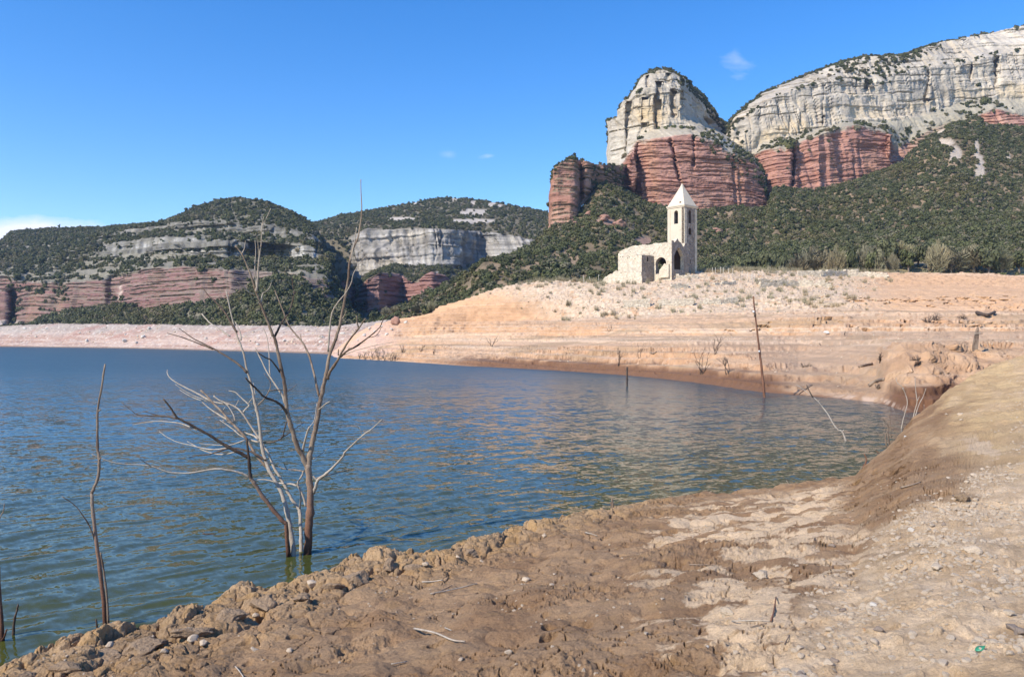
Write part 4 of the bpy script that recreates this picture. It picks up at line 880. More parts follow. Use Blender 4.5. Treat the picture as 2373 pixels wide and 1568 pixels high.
M_rubblew = stone_mat('rough_masonry', (.22, .18, .15), (.36, .30, .25), (.48, .41, .34), 2.8, .25)
M_dark = mat_simple('painted_inner_shade', (.10, .07, .05), (.16, .11, .08), 1.2, .1)  # browns lowered so that the openings read as deep shade
M_iron = mat_simple('rusty_iron', (.18, .09, .04), (.3, .18, .08), 20, .0)
def arch(s0, s1, z0, z1, pointed=False, n=9):
    """outline of an arched opening, counter-clockwise"""
    r = (s1 - s0) / 2; m = (s0 + s1) / 2; sp_ = z1 - (r * 1.15 if pointed else r); o = [(s0, z0), (s1, z0)]
    for i in range(n + 1):
        t = math.pi * i / n; k = math.cos(t); hh = math.sin(t)
        o.append((m + r * k, sp_ + (z1 - sp_) * (hh if not pointed else 1 - abs(k) ** 1.4)))
    return o
def rect(s0, s1, z0, z1): return [(s0, z0), (s1, z0), (s1, z1), (s0, z1)]
def ragged(pts, step=.35, amp=.16, seed=1):
    """walk a line of (s, z) points and make it a broken masonry edge"""
    r = random.Random(seed); o = []
    for (a, b_), (c_, d) in zip(pts[:-1], pts[1:]):
        n = max(1, int(math.hypot(c_ - a, d - b_) / step))
        for i in range(n):
            t = i / n; o.append((a + (c_ - a) * t, b_ + (d - b_) * t + (r.random() - .5) * 2 * amp))
    o.append(pts[-1]); return o
def wall(name, outline, holes, origin, axis, thick, mat, parent, reveal=None, jitter=0):
    """a wall from an outline in (distance along axis, height); origin = (a, b) of the outer face, thickness goes inwards"""
    A = e1 if axis == 'a' else e2; T = e2 if axis == 'a' else -e1
    O = wl_(origin[0], origin[1], 0); polys = [outline] + holes
    flat = [p for q in polys for p in q]
    tris = tessellate_polygon([[Vector((p[0], p[1], 0)) for p in q] for q in polys])
    n = len(flat); r = random.Random(len(flat))
    def W3(p, t): return O + A * p[0] + Vector((0, 0, p[1])) + T * t
    V = [W3(p, (r.random() - .5) * jitter) for p in flat] + [W3(p, thick) for p in flat]
    F = []; fm = []
    nrm = -T
    for t in tris:
        a_, b_, c_ = t; nn = (V[b_] - V[a_]).cross(V[c_] - V[a_])
        if nn.dot(nrm) < 0: a_, c_ = c_, a_
        F.append((a_, b_, c_)); fm.append(0); F.append((c_ + n, b_ + n, a_ + n)); fm.append(1)
    k = 0
    for q in polys:
        m = len(q)
        for i in range(m): F.append((k + i, k + (i + 1) % m, k + (i + 1) % m + n, k + i + n)); fm.append(1)
        k += m
    o = mesh(name, [v - parent.location for v in V], F, None, parent, False, [mat, reveal or mat], fm)
    bm = bmesh.new(); bm.from_mesh(o.data); bmesh.ops.recalc_face_normals(bm, faces=bm.faces); bm.to_mesh(o.data); bm.free()
    return o
def hexa(name, cs, mat, parent):
    """eight corners: bottom four then top four"""
    V = [Vector(c) - parent.location for c in cs]
    o = mesh(name, V, [(0, 1, 2, 3), (4, 5, 6, 7), (0, 1, 5, 4), (1, 2, 6, 5), (2, 3, 7, 6), (3, 0, 4, 7)], mat, parent, False)
    bm = bmesh.new(); bm.from_mesh(o.data); bmesh.ops.recalc_face_normals(bm, faces=bm.faces); bm.to_mesh(o.data); bm.free(); return o
def lbox(name, a0, a1, b0, b1, z0, z1, mat, parent, top=None):
    t = top or (z1,) * 4
    return hexa(name, [wl_(a0, b0, z0), wl_(a1, b0, z0), wl_(a1, b1, z0), wl_(a0, b1, z0), wl_(a0, b0, t[0]), wl_(a1, b0, t[1]), wl_(a1, b1, t[2]), wl_(a0, b1, t[3])], mat, parent)
church = tag(empty('ruined_church', C0), 'ruined pale stone church with square bell tower and pointed spire on the hilltop', 'church')
tw = tag(empty('bell_tower', (0, 0, 0)), None); tw.parent = church
tw_loc = C0.copy()
class _P:                                            # parent with world location for the local vertex maths
    pass
def under(o, par): o.parent = par; return o
T0 = wl_(-2.5, 2.5, 0)
def part(fn, *a, **k): return fn(*a, **k)
# tower shaft: four walls as parts of the tower
H = 15.8
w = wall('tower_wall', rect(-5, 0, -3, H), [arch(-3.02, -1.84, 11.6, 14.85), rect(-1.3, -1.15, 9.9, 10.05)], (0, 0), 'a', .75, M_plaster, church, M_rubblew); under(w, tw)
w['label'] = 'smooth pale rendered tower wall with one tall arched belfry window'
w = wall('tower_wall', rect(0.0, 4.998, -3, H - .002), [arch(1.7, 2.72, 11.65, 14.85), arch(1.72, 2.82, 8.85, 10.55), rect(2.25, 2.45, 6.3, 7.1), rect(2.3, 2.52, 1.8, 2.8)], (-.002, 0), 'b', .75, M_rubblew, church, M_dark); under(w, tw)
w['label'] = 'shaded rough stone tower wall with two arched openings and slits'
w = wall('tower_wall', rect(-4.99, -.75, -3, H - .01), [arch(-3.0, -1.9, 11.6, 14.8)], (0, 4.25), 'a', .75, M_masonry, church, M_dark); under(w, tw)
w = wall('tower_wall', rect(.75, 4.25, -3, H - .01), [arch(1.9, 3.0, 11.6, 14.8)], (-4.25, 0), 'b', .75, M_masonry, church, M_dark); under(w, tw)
for a0, a1, b0, b1 in ((0, .14, .02, .85), (0, .14, 4.15, 4.97)):
    under(lbox('corner_pilaster', a0, a1, b0, b1, -3, 15.2, M_masonry, church), tw)
under(lbox('corner_pilaster', -4.97, -4.2, -.09, 0, -3, 15.2, M_plaster, church), tw)
under(lbox('belfry_shade_floor', -4.25, -.75, .75, 4.25, 11.1, 11.5, M_dark, church), tw)  # unseen floor slab, added to keep the belfry dark
under(lbox('cornice', -5.28, .28, -.28, 5.28, H, H + .28, M_plaster, church), tw)
under(lbox('cornice', -5.14, .14, -.14, 5.14, H - .3, H, M_plaster, church), tw)
# spire, slightly bulging courses, with a dark box in place of a square hole
V = []; F = []; nl = 9
for i in range(nl):
    t = i / nl; k = 2.52 * (1 - t) ** 1.04
    for sx, sy in ((-1, -1), (1, -1), (1, 1), (-1, 1)): V.append(wl_(-2.5 + sx * k, 2.5 + sy * k, H + .28 + 5.75 * t) - C0)
V.append(wl_(-2.5, 2.5, H + .28 + 5.85) - C0)
for i in range(nl - 1):
    for j in range(4): F.append((i * 4 + j, i * 4 + (j + 1) % 4, i * 4 + 4 + (j + 1) % 4, i * 4 + 4 + j))
for j in range(4): F.append((nl * 4 - 4 + j, nl * 4 - 4 + (j + 1) % 4, nl * 4))
sp_o = mesh('spire', V, F, M_plaster, church, False); under(sp_o, tw)
def lboxc(name, ca, cb, cz, sa, sb, sz, mat): return lbox(name, ca - sa, ca + sa, cb - sb, cb + sb, cz - sz, cz + sz, mat, church)
under(lboxc('hole_shade_box', -1.35, .26, H + .95, .22, .06, .2, M_dark), tw)  # dark box painting the shade inside a hole
V = []; F = []
def tube(V, F, pts, rad, n=7, cap=True):
    k0 = len(V); ref = None
    for i, p in enumerate(pts):
        p = Vector(p); d = (Vector(pts[min(i + 1, len(pts) - 1)]) - Vector(pts[max(i - 1, 0)])).normalized()
        if ref is None: ref = d.orthogonal().normalized()
        ref = (ref - d * ref.dot(d)).normalized(); bi = d.cross(ref)
        for j in range(n):
            t = 6.28318 * j / n; V.append(p + (ref * math.cos(t) + bi * math.sin(t)) * rad[i])
    for i in range(len(pts) - 1):
        for j in range(n): a = k0 + i * n + j; b_ = k0 + i * n + (j + 1) % n; F.append((a, b_, b_ + n, a + n))
    if cap:
        F.append(tuple(k0 + j for j in reversed(range(n)))); e = k0 + (len(pts) - 1) * n; F.append(tuple(e + j for j in range(n)))
ap = wl_(-2.5, 2.5, H + 6.0) - C0
tube(V, F, [ap, ap + Vector((0, 0, .5)), ap + Vector((0, 0, 1.1))], [.13, .07, .03], 6)
under(mesh('finial', V, F, M_iron, church), tw)
# nave
gt = ragged([(0, 6.3), (-1.55, 6.5), (-1.7, 5.9), (-2.3, 5.5), (-3.1, 6.3), (-3.9, 6.7), (-4.4, 7.25), (-4.9, 6.8), (-5.6, 6.2), (-6.1, 6.0), (-6.5, 6.7), (-6.7, 6.7)], .3, .14, 3)
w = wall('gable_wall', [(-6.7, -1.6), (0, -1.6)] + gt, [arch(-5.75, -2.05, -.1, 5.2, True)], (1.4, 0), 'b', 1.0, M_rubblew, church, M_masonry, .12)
w['label'] = 'broken end wall in shadow with a tall pointed archway'
nt_ = ragged([(1.4, 6.7), (.2, 6.35), (-1, 6.3), (-2.6, 6.45), (-4, 6.4), (-5.4, 6.1), (-7.5, 6.5), (-8.5, 6.25), (-9.6, 6.4), (-11.2, 6.3), (-11.8, 6.1), (-12.8, 6.0), (-14.2, 5.6), (-14.9, 5.3)], .28, .1, 4)
hs_ = [arch(-3.34, -.1, -1.0, 2.9)] + [rect(a - .09, a + .09, z_ - .1, z_ + .1) for a, z_ in ((-11.3, 5.0), (-8, 4.0), (-5.2, 3.9), (-3.9, 4.0), (-6.9, 3.95), (-9.5, 4.1), (-12.1, 4.1), (-14.2, 3.7), (-13.6, 3.2))]
w = wall('nave_wall', [(-14.9, -4), (1.4, -4)] + nt_, hs_, (0, -6.7), 'a', .95, M_masonry, church, M_rubblew, .05)
w['label'] = 'long pale nave wall with a round archway and a broken top'
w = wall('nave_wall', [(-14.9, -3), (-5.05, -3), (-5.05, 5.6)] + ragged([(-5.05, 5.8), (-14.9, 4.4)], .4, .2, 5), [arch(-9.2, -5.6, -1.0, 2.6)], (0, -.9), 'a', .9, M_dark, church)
w = wall('end_wall', [(-6.65, -4), (-.05, -4)] + ragged([(-.05, 4.2), (-6.65, 4.5)], .4, .2, 6), [], (-14.0, 0), 'b', .9, M_masonry, church)
lbox('vault', -13.9, -3.5, -5.75, -.9, 4.3, 4.6, M_dark, church); lbox('vault', -3.5, .38, -5.75, -.02, 5.35, 5.7, M_dark, church)
under(lbox('shade_lining', -5.0, .36, -.16, -.03, -1.5, 5.3, M_dark, church), church); lbox('shade_lining', -13.9, .38, -5.74, -5.66, 3.2, 5.2, M_dark, church)  # dark panels added inside the nave to deepen the shade behind the arches
# arch ring, a shade proud of the wall
V = []; F = []; nr_ = 13
for i in range(nr_ + 1):
    t = math.pi * i / nr_
    for rr in (1.64, 2.0):
        for dp in (-.08, .1):
            V.append(wl_(-1.72 + rr * math.cos(t), -6.7 + dp, 1.28 + rr * math.sin(t)) - C0)
for i in range(nr_):
    k = i * 4
    for q in ((0, 2, 6, 4), (0, 4, 5, 1), (2, 3, 7, 6), (1, 5, 7, 3)): F.append(tuple(k + j for j in q))
o = mesh('arch_ring', V, F, M_masonry, church, False); bm = bmesh.new(); bm.from_mesh(o.data); bmesh.ops.recalc_face_normals(bm, faces=bm.faces); bm.to_mesh(o.data); bm.free()
w = wall('blocking_wall', [(-1.9, -2)] + [(.9, -2)] + ragged([(.9, 1.15), (-.4, 1.3), (-1.1, .6), (-1.9, -.2)], .3, .12, 7), [], (0, -7.2), 'a', .45, M_masonry, church)
# side chapel in front of the nave
w = wall('chapel_wall', [(-11.3, -4), (-3.9, -4)] + ragged([(-3.9, 3.35), (-5.5, 3.5), (-8, 3.9), (-11.3, 4.3)], .3, .07, 8), [rect(a - .12, a + .12, z_ - .12, z_ + .12) for a, z_ in ((-8.2, 2.9), (-7.7, 3.1), (-9.8, 3.3), (-6.0, 2.6), (-10.6, 3.4))], (0, -11.2), 'a', .8, M_masonry, church, M_rubblew, .05)
w = wall('chapel_wall', [(-11.15, -4), (-6.71, -4), (-6.71, 3.4), (-11.15, 3.3)], [rect(-9.4, -8.9, 1.9, 3.0)], (-3.88, 0), 'b', .8, M_rubblew, church, M_dark, .1)
w['label'] = 'rough chapel side wall in shadow with a narrow slit'
w = wall('chapel_wall', [(-10.4, -4), (-6.71, -4), (-6.71, 4.2), (-10.4, 4.1)], [], (-10.5, 0), 'b', .78, M_masonry, church)
lbox('chapel_vault', -11.0, -4.8, -10.3, -6.75, 3.2, 3.5, M_rubblew, church, (4.0, 3.3, 3.6, 4.4))
w = wall('buttress_base', [(-17.2, -6.5), (-3.2, -6.5)] + ragged([(-3.2, -2.2), (-3.6, -.7), (-10.8, -.1), (-11.3, .15), (-12.6, -.5), (-13.4, -.55), (-14.3, -1.1), (-15.4, -1.6), (-15.9, -2.2), (-17.2, -2.6)], .35, .1, 9), [], (0, -11.9), 'a', 1.9, M_masonry, church, M_rubblew, .05)
w['label'] = 'pale stepped stone base running down the slope to the left'
# rubble bank in front of the arches
def rock_mesh(name, seed, sub=3, mat=None, parent=None, flat=.7, ang=.5, loc=None, sc=1.0, sxyz=(1, 1, 1)):
    bm = bmesh.new(); bmesh.ops.create_icosphere(bm, subdivisions=sub, radius=1.0)
    vs = np.array([v.co[:] for v in bm.verts]); r = random.Random(seed)
    for _ in range(10):                                # chop flat facets
        n = Vector((r.gauss(0, 1), r.gauss(0, 1), r.gauss(0, .8))).normalized(); d = .42 + .4 * r.random(); nn = np.array(n)
        k = vs @ nn; over = k > d; vs[over] -= np.outer((k[over] - d) * .92, nn)
    q = fbm(vs[:, 0] * 2.1 + seed, vs[:, 1] * 2.1, vs[:, 2] * 2.1, seed % 17, 4) - .5
    vs = vs * (1 + q * ang)[:, None]; vs[:, 2] *= flat; vs = vs * np.array(sxyz) * sc
    for v, c_ in zip(bm.verts, vs): v.co = c_
    me = bpy.data.meshes.new(name); bm.to_mesh(me); bm.free(); me.materials.append(mat)
    me.polygons.foreach_set('use_smooth', np.ones(len(me.polygons), bool) if sub > 2 else np.zeros(len(me.polygons), bool))
    o = bpy.data.objects.new(name, me); link(o, parent)
    if loc is not None: o.location = loc
    return o
# ------------------------------------------------------------------ wood materials
def wood_mat(name, cl, cd, sc=6):
    M = MT(name); co = M.coord('Object', (1, 1, .25)); n = M.noise(co, sc, 5, .7); n2 = M.noise(M.coord('Object'), sc * 5, 4, .7)
    c = M.ramp(n.outputs['Fac'], [(.36, cd), (.6, cl)]); c = M.mix(1.0, c, M.ramp(n2.outputs['Fac'], [(.3, grey(.75)), (.7, grey(1.15))]), 'MULTIPLY')
    M.l(c, M.b.inputs['Base Color']); M.l(M.bump(n2.outputs['Fac'], .01, .9), M.b.inputs['Normal']); return M.m
M_wpale = wood_mat('bleached_wood', (.47, .41, .33), (.33, .27, .21))
M_wmid = wood_mat('weathered_wood', (.31, .24, .175), (.12, .08, .058))
M_wdark = wood_mat('dark_bark', (.13, .095, .07), (.055, .038, .03))
M_wred = wood_mat('reddish_wood', (.26, .13, .075), (.13, .06, .04))
# trunk that is black and wet at the waterline, reddish above, grey further up
M = MT('trunk_wood'); geo = M.n('ShaderNodeNewGeometry'); spx = M.n('ShaderNodeSeparateXYZ'); M.l(geo.outputs['Position'], spx.inputs[0])
co = M.coord('Object', (1, 1, .2)); n = M.noise(co, 9, 5, .7); n2 = M.noise(M.coord('Object'), 40, 4, .7)
hz = M.math('ADD', spx.outputs[2], M.math('MULTIPLY', n.outputs['Fac'], .5))
c = M.ramp(M.math('MULTIPLY', hz, .25), [(.05, (.03, .02, .015)), (.12, (.16, .075, .045)), (.30, (.26, .15, .10)), (.5, (.30, .235, .175)), (.75, (.22, .17, .13))])
c = M.mix(1.0, c, M.ramp(n2.outputs['Fac'], [(.3, grey(.7)), (.7, grey(1.2))]), 'MULTIPLY'); M.l(c, M.b.inputs['Base Color'])
M.l(M.bump(n2.outputs['Fac'], .012, .9), M.b.inputs['Normal']); M_trunk = M.m

def spline(pts, n=4):
    """Catmull-Rom through points of (x, y, z, r)"""
    p = [np.array(q, float) for q in pts]; p = [2 * p[0] - p[1]] + p + [2 * p[-1] - p[-2]]; o = []
    for i in range(1, len(p) - 2):
        for k in range(n):
            t = k / n; o.append(.5 * ((2 * p[i]) + (-p[i - 1] + p[i + 1]) * t + (2 * p[i - 1] - 5 * p[i] + 4 * p[i + 1] - p[i + 2]) * t * t + (-p[i - 1] + 3 * p[i] - 3 * p[i + 1] + p[i + 2]) * t ** 3))
    o.append(p[-2]); return o
def A_(cx_, cy_): return ((250 + cx_ / 3.136) * .9266, (430 + cy_ / 3.136) * .9266)
def B_(cx_, cy_): return ((250 + cx_ / 3.136) * .9266, (900 + cy_ / 3.136) * .9266)
def Cc(cx_, cy_): return (cx_ / 1.96 * .9266, (850 + cy_ / 1.96) * .9266)
def Ecr(cx_, cy_): return (1853.2 + cx_ * .21867, 833.9 + cy_ * .21867)
def Fcr(cx_, cy_): return (1297.2 + cx_ * .2343, 593 + cy_ * .2343)
def branch(V, F, pts, Y0, dY0, dY1, r0, r1, rs=None, n=7, kn=1.0, seed=0, sub=4):
    """pts are surveyed points; the branch leaves depth Y0 + dY0 and ends at Y0 + dY1"""
    m = len(pts); L = [0]
    for a, b_ in zip(pts[:-1], pts[1:]): L.append(L[-1] + math.hypot(a[0] - b_[0], a[1] - b_[1]))
    q = []
    for i, (px_, py_) in enumerate(pts):
        t = L[i] / max(L[-1], 1e-6); Y = Y0 + dY0 + (dY1 - dY0) * t; w = at(px_, py_, Y)
        r = (rs[i] if rs else r0 + (r1 - r0) * t ** .8) * Y / FD
        q.append((w.x, w.y, w.z, r))
    s = spline(q, sub); rg = random.Random(seed + m * 7)
    rad = [max(v[3], .0012) * (1 + (rg.random() - .5) * .16 * kn + (.22 if rg.random() < .10 else 0)) for v in s]
    jit = .18
    P_ = [Vector((v[0] + (rg.random() - .5) * jit * v[3] * 2, v[1], v[2] + (rg.random() - .5) * jit * v[3] * 2)) for v in s]
    tube(V, F, P_, rad, n)
    return s
def tree_part(root, name, specs, mat, Y0, label=None, k=.2955):
    for j, (pts, d0, d1, r0, r1) in enumerate(specs):
        V = []; F = []; branch(V, F, pts, Y0, d0, d1, r0 * k, r1 * k, seed=j * 31 + len(pts) + int(pts[0][0]))
        o = mesh(name if name != 'branch' or max(r0, r1) > 4.5 else 'twig', [Vector(v) - root.location for v in V], F, mat, root)
        if label and j == 0: o['label'] = label
    return o
TY = 14.75
dt = tag(empty('dead_tree', at(*B_(1580, 1470), TY)), 'large leafless dead tree with several grey trunks rising out of the water', 'tree')
a = lambda *p: [A_(*q) for q in p]
b2 = lambda *p: [B_(*q) for q in p]
# the stout right trunk and its two tall leaders
tree_part(dt, 'trunk', [([B_(1618, 1560), B_(1628, 1470), B_(1638, 1330), B_(1648, 1200), B_(1650, 1050), B_(1638, 930), B_(1632, 815)], 0, 0, 34, 25)], M_trunk, TY, 'stout reddish right trunk, black at the waterline')
tree_part(dt, 'trunk', [([B_(1634, 850), B_(1645, 760), B_(1665, 640), B_(1688, 550), B_(1710, 430), B_(1725, 335), B_(1738, 270), B_(1765, 150), B_(1778, 94), A_(1800, 1440), A_(1850, 1300), A_(1880, 1200), A_(1902, 1090), A_(1925, 960), A_(1947, 830), A_(1957, 700), A_(1985, 600), A_(2020, 520), A_(2043, 400), A_(2052, 290), A_(2047, 180), A_(2045, 60)], 0, .35, 23, 3)], M_wmid, TY, 'tall pale leader forking up to the highest tip')
tree_part(dt, 'trunk', [([B_(1630, 850), B_(1590, 760), B_(1545, 670), B_(1510, 560), B_(1478, 450), B_(1458, 330), B_(1450, 200), B_(1430, 100), A_(1400, 1440), A_(1372, 1310), A_(1350, 1268), A_(1310, 1160), A_(1262, 1040), A_(1222, 940), A_(1190, 830), A_(1150, 730), A_(1110, 640), A_(1060, 580)], 0, -.5, 22, 5)], M_wmid, TY, 'brown middle leader leaning left')
tree_part(dt, 'branch', [(a((1225, 945), (1236, 850), (1246, 700), (1264, 560), (1270, 430), (1300, 370), (1340, 285)), -.4, -.6, 10, 2), (a((1265, 470), (1272, 410), (1284, 352)), -.5, -.6, 5, 2),
     (a((1226, 900), (1215, 750), (1221, 620), (1215, 535)), -.4, -.3, 7, 2), (a((1246, 660), (1240, 570), (1220, 482)), -.4, -.7, 6, 2)], M_wpale, TY)
tree_part(dt, 'branch', [(a((1112, 640), (1133, 598), (1140, 540)), -.5, -.5, 5, 2), (a((1212, 968), (1140, 922), (1078, 862)), -.4, -.7, 6, 2.5), (a((1262, 1030), (1275, 955), (1300, 938), (1330, 905), (1350, 848)), -.35, -.1, 6, 2)], M_wpale, TY)
tree_part(dt, 'branch', [(a((1368, 1292), (1400, 1230), (1440, 1160), (1490, 1080), (1520, 960), (1512, 890), (1505, 828)), -.25, .2, 10, 3), (a((1518, 955), (1535, 940)), 0.1, .1, 4, 2)], M_wdark, TY)
tree_part(dt, 'branch', [(a((1410, 1568), (1395, 1545), (1345, 1478), (1290, 1450), (1238, 1418)), -.2, -.6, 7, 4)], M_wdark, TY)
tree_part(dt, 'branch', [(b2((1478, 450), (1440, 375), (1380, 325), (1292, 290), (1232, 232), (1180, 182), (1140, 138)), -.1, -.7, 12, 6)], M_wdark, TY, 'dark branch crossing left in front of the trunks')
tree_part(dt, 'branch', [(b2((1240, 352), (1290, 300), (1334, 220), (1330, 160), (1285, 104)), -.2, -.3, 6, 2.5), (b2((1328, 240), (1400, 234), (1480, 238), (1540, 195)), -.2, .3, 5, 2)], M_wmid, TY)
tree_part(dt, 'branch', [([B_(1446, 335), B_(1430, 280), B_(1380, 200), B_(1310, 94), A_(1262, 1470), A_(1215, 1378)], -.05, .2, 9, 4), ([B_(1334, 120), A_(1330, 1560), A_(1326, 1430), A_(1310, 1300), A_(1275, 1212)], .1, .3, 5, 2.5)], M_wpale, TY)
tree_part(dt, 'branch', [(b2((1464, 480), (1442, 560), (1428, 606), (1360, 642), (1280, 646)), 0, .1, 5, 5), (b2((1428, 606), (1500, 560), (1600, 488)), .1, .4, 5, 2), (b2((1428, 606), (1410, 598)), .1, .2, 5, 2)], M_wdark, TY)
tree_part(dt, 'branch', [([B_(1716, 285), B_(1692, 170), B_(1675, 94), A_(1640, 1440), A_(1590, 1340), A_(1540, 1280), A_(1480, 1200), A_(1432, 1080), A_(1395, 990), A_(1370, 928)], .1, .9, 10, 4), (a((1580, 1330), (1570, 1268)), .5, .5, 5, 2)], M_wmid, TY)
tree_part(dt, 'branch', [([B_(1785, 150), B_(1800, 94), A_(1860, 1480), A_(1902, 1400), A_(1960, 1310), A_(2030, 1222), A_(2082, 1148)], .1, -.6, 13, 5), (a((2028, 1222), (2016, 1180), (2014, 1130)), -.4, -.5, 7, 4), (a((1868, 1435), (1870, 1390)), -.1, -.2, 5, 3)], M_wmid, TY)
tree_part(dt, 'branch', [(a((1882, 1452), (1940, 1400), (2000, 1372), (2100, 1300), (2190, 1220), (2215, 1170), (2262, 1120), (2335, 1078)), 0, -.9, 9, 2), (a((2205, 1215), (2190, 1250), (2160, 1285), (2100, 1300)), -.6, -.5, 2, 3)], M_wdark, TY)
tree_part(dt, 'branch', [(a((1895, 1440), (2000, 1400), (2160, 1358), (2300, 1335)), 0, -.3, 4, 1.8)], M_wpale, TY)
tree_part(dt, 'branch', [(a((1788, 1410), (1800, 1250), (1818, 1110), (1860, 1030), (1910, 970), (1935, 935), (1970, 870), (1990, 790), (2055, 690), (2095, 655)), -.1, -.5, 8, 2), (a((1903, 1150), (1918, 1120), (1932, 1088)), .1, -.1, 6, 3), (a((1962, 700), (1985, 600), (2003, 500), (2012, 435)), .2, .1, 5, 3)], M_wpale, TY)
tree_part(dt, 'branch', [(b2((1714, 392), (1760, 350), (1800, 325)), 0, -.3, 6, 3), (b2((1588, 712), (1610, 620), (1640, 525)), 0, -.3, 11, 7), (b2((1640, 530), (1680, 470), (1700, 340)), -.3, -.1, 4, 2), (b2((1670, 775), (1720, 745), (1790, 688)), 0, .3, 5, 2)], M_wpale, TY)
tree_part(dt, 'branch', [(b2((1672, 1045), (1695, 980), (1706, 944), (1760, 900), (1820, 845), (1900, 762), (1930, 712), (2060, 590), (2130, 540), (2210, 465)), 0, -.7, 14, 3), (b2((2060, 592), (2045, 560), (2035, 528)), -.5, -.6, 4, 2), (b2((1640, 885), (1680, 920), (1706, 944)), .0, 0, 8, 8)], M_wpale, TY, 'pale branch reaching up to the right')
tree_part(dt, 'branch', [(b2((1700, 922), (1780, 905), (1870, 880), (1952, 864)), 0, .5, 6, 2.5), (b2((1600, 872), (1530, 860), (1460, 855), (1370, 825)), 0, .6, 6, 2), (b2((1462, 855), (1440, 805)), .3, .3, 4, 2)], M_wmid, TY)
# thin middle stem
tree_part(dt, 'trunk', [([B_(1578, 1560), B_(1578, 1440), B_(1574, 1330), B_(1570, 1200), B_(1545, 1145), B_(1500, 1085), B_(1462, 1010), B_(1412, 920), B_(1370, 855), B_(1332, 760), B_(1297, 690), B_(1262, 640), B_(1225, 580), B_(1190, 530), B_(1140, 450), B_(1080, 380), B_(1010, 345), B_(940, 318), B_(890, 280)], .1, 1.0, 17, 5)], M_wpale, TY, 'slender pale middle stem sweeping left')
tree_part(dt, 'branch', [(b2((1015, 350), (930, 335), (860, 320), (790, 316), (700, 280), (625, 235)), .9, 1.4, 6, 2), (b2((1565, 1165), (1575, 1050), (1548, 970), (1583, 905), (1592, 872)), .1, .0, 8, 6), (b2((1612, 1150), (1590, 1060), (1552, 980)), 0, .05, 8, 7),
     (b2((1542, 985), (1500, 970), (1440, 968), (1390, 960), (1330, 942), (1260, 935), (1195, 940)), .05, .6, 7, 3)], M_wpale, TY)
# left trunk
tree_part(dt, 'trunk', [([B_(1522, 1560), B_(1512, 1450), B_(1495, 1340), B_(1480, 1240), B_(1450, 1120), B_(1410, 1010), B_(1370, 940), B_(1330, 868), B_(1300, 790), B_(1272, 690), B_(1256, 560), B_(1240, 440), B_(1216, 340), B_(1192, 220), B_(1162, 110), B_(1145, 50), A_(1130, 1440), A_(1100, 1350), A_(1070, 1268), A_(1030, 1120), A_(1010, 1030), A_(990, 938)], -.15, .3, 22, 4)], M_wpale, TY, 'long pale left trunk curving up to a thin tip')
tree_part(dt, 'branch', [(a((1072, 1255), (1030, 1188), (985, 1110), (920, 1032), (860, 980), (822, 930), (798, 898)), .1, .9, 9, 3)], M_wdark, TY)
tree_part(dt, 'branch', [(a((1106, 1320), (1100, 1262), (1060, 1175)), .1, .2, 6, 3), (a((1020, 1290), (950, 1240), (870, 1190), (830, 1150), (798, 1112)), .5, .9, 6, 4)], M_wpale, TY)
tree_part(dt, 'branch', [(a((1150, 1572), (1100, 1520), (1000, 1450), (880, 1380), (740, 1310), (680, 1270), (620, 1225)), 0, 1.0, 10, 3), (a((885, 1388), (760, 1340), (640, 1295), (528, 1263)), .5, 1.2, 6, 3)], M_wdark, TY)
# low left trunk with the long water-skimming boughs
tree_part(dt, 'trunk', [(b2((1478, 1560), (1462, 1300), (1445, 1272), (1400, 1222), (1340, 1150), (1290, 1088), (1240, 1010), (1200, 950), (1180, 925)), -.2, -.5, 17, 15)], M_trunk, TY, 'low brown left trunk leaning out over the water')
tree_part(dt, 'branch', [(b2((1182, 930), (1176, 880), (1170, 800), (1160, 700), (1150, 608)), -.5, -.6, 15, 8)], M_wdark, TY, 'short dark upright broken stub')
tree_part(dt, 'branch', [(b2((1165, 918), (1130, 895), (1080, 878), (950, 855), (850, 860), (700, 885), (560, 882), (480, 860), (400, 830), (300, 820), (180, 815), (80, 795), (0, 765), (-65, 738)), -.5, -1.2, 10, 3), (b2((420, 838), (350, 800), (305, 762)), -.9, -1.1, 6, 2.5)], M_wpale, TY, 'long wavy pale bough reaching far left over the water')
tree_part(dt, 'branch', [(b2((1168, 765), (1080, 720), (980, 668), (880, 600), (780, 545), (680, 490), (608, 452), (560, 385), (495, 303)), -.5, -1.0, 15, 7)], M_wdark, TY, 'long dark bough rising to the left')
tree_part(dt, 'branch', [(b2((604, 456), (500, 440), (370, 436), (290, 425), (230, 380), (180, 338)), -.9, -.6, 8, 2), (b2((482, 440), (400, 418), (348, 405)), -.8, -.8, 5, 2)], M_wdark, TY)
tree_part(dt, 'branch', [(b2((760, 550), (640, 500), (540, 485), (440, 480), (350, 490), (256, 508)), -.8, -.2, 6, 2.5)], M_wpale, TY)
tree_part(dt, 'branch', [(b2((1305, 790), (1200, 725), (1100, 698), (1030, 690), (960, 705), (860, 738), (770, 745), (697, 764)), 0, .2, 10, 3)], M_wdark, TY)
tree_part(dt, 'branch', [(b2((1060, 722), (960, 740), (880, 730), (800, 703), (740, 668), (685, 638)), .1, .5, 6, 2.5), (b2((1000, 690), (860, 700), (700, 665), (600, 640), (520, 600), (463, 558)), .1, .8, 6, 2), (b2((1135, 628), (1020, 665), (900, 665), (778, 653)), .2, .8, 5, 2)], M_wpale, TY)
tree_part(dt, 'branch', [(b2((1335, 870), (1240, 768), (1190, 690), (1142, 610), (1080, 540), (1020, 480), (960, 410), (890, 340), (830, 272), (790, 238)), 0, .7, 12, 7)], M_wmid, TY)
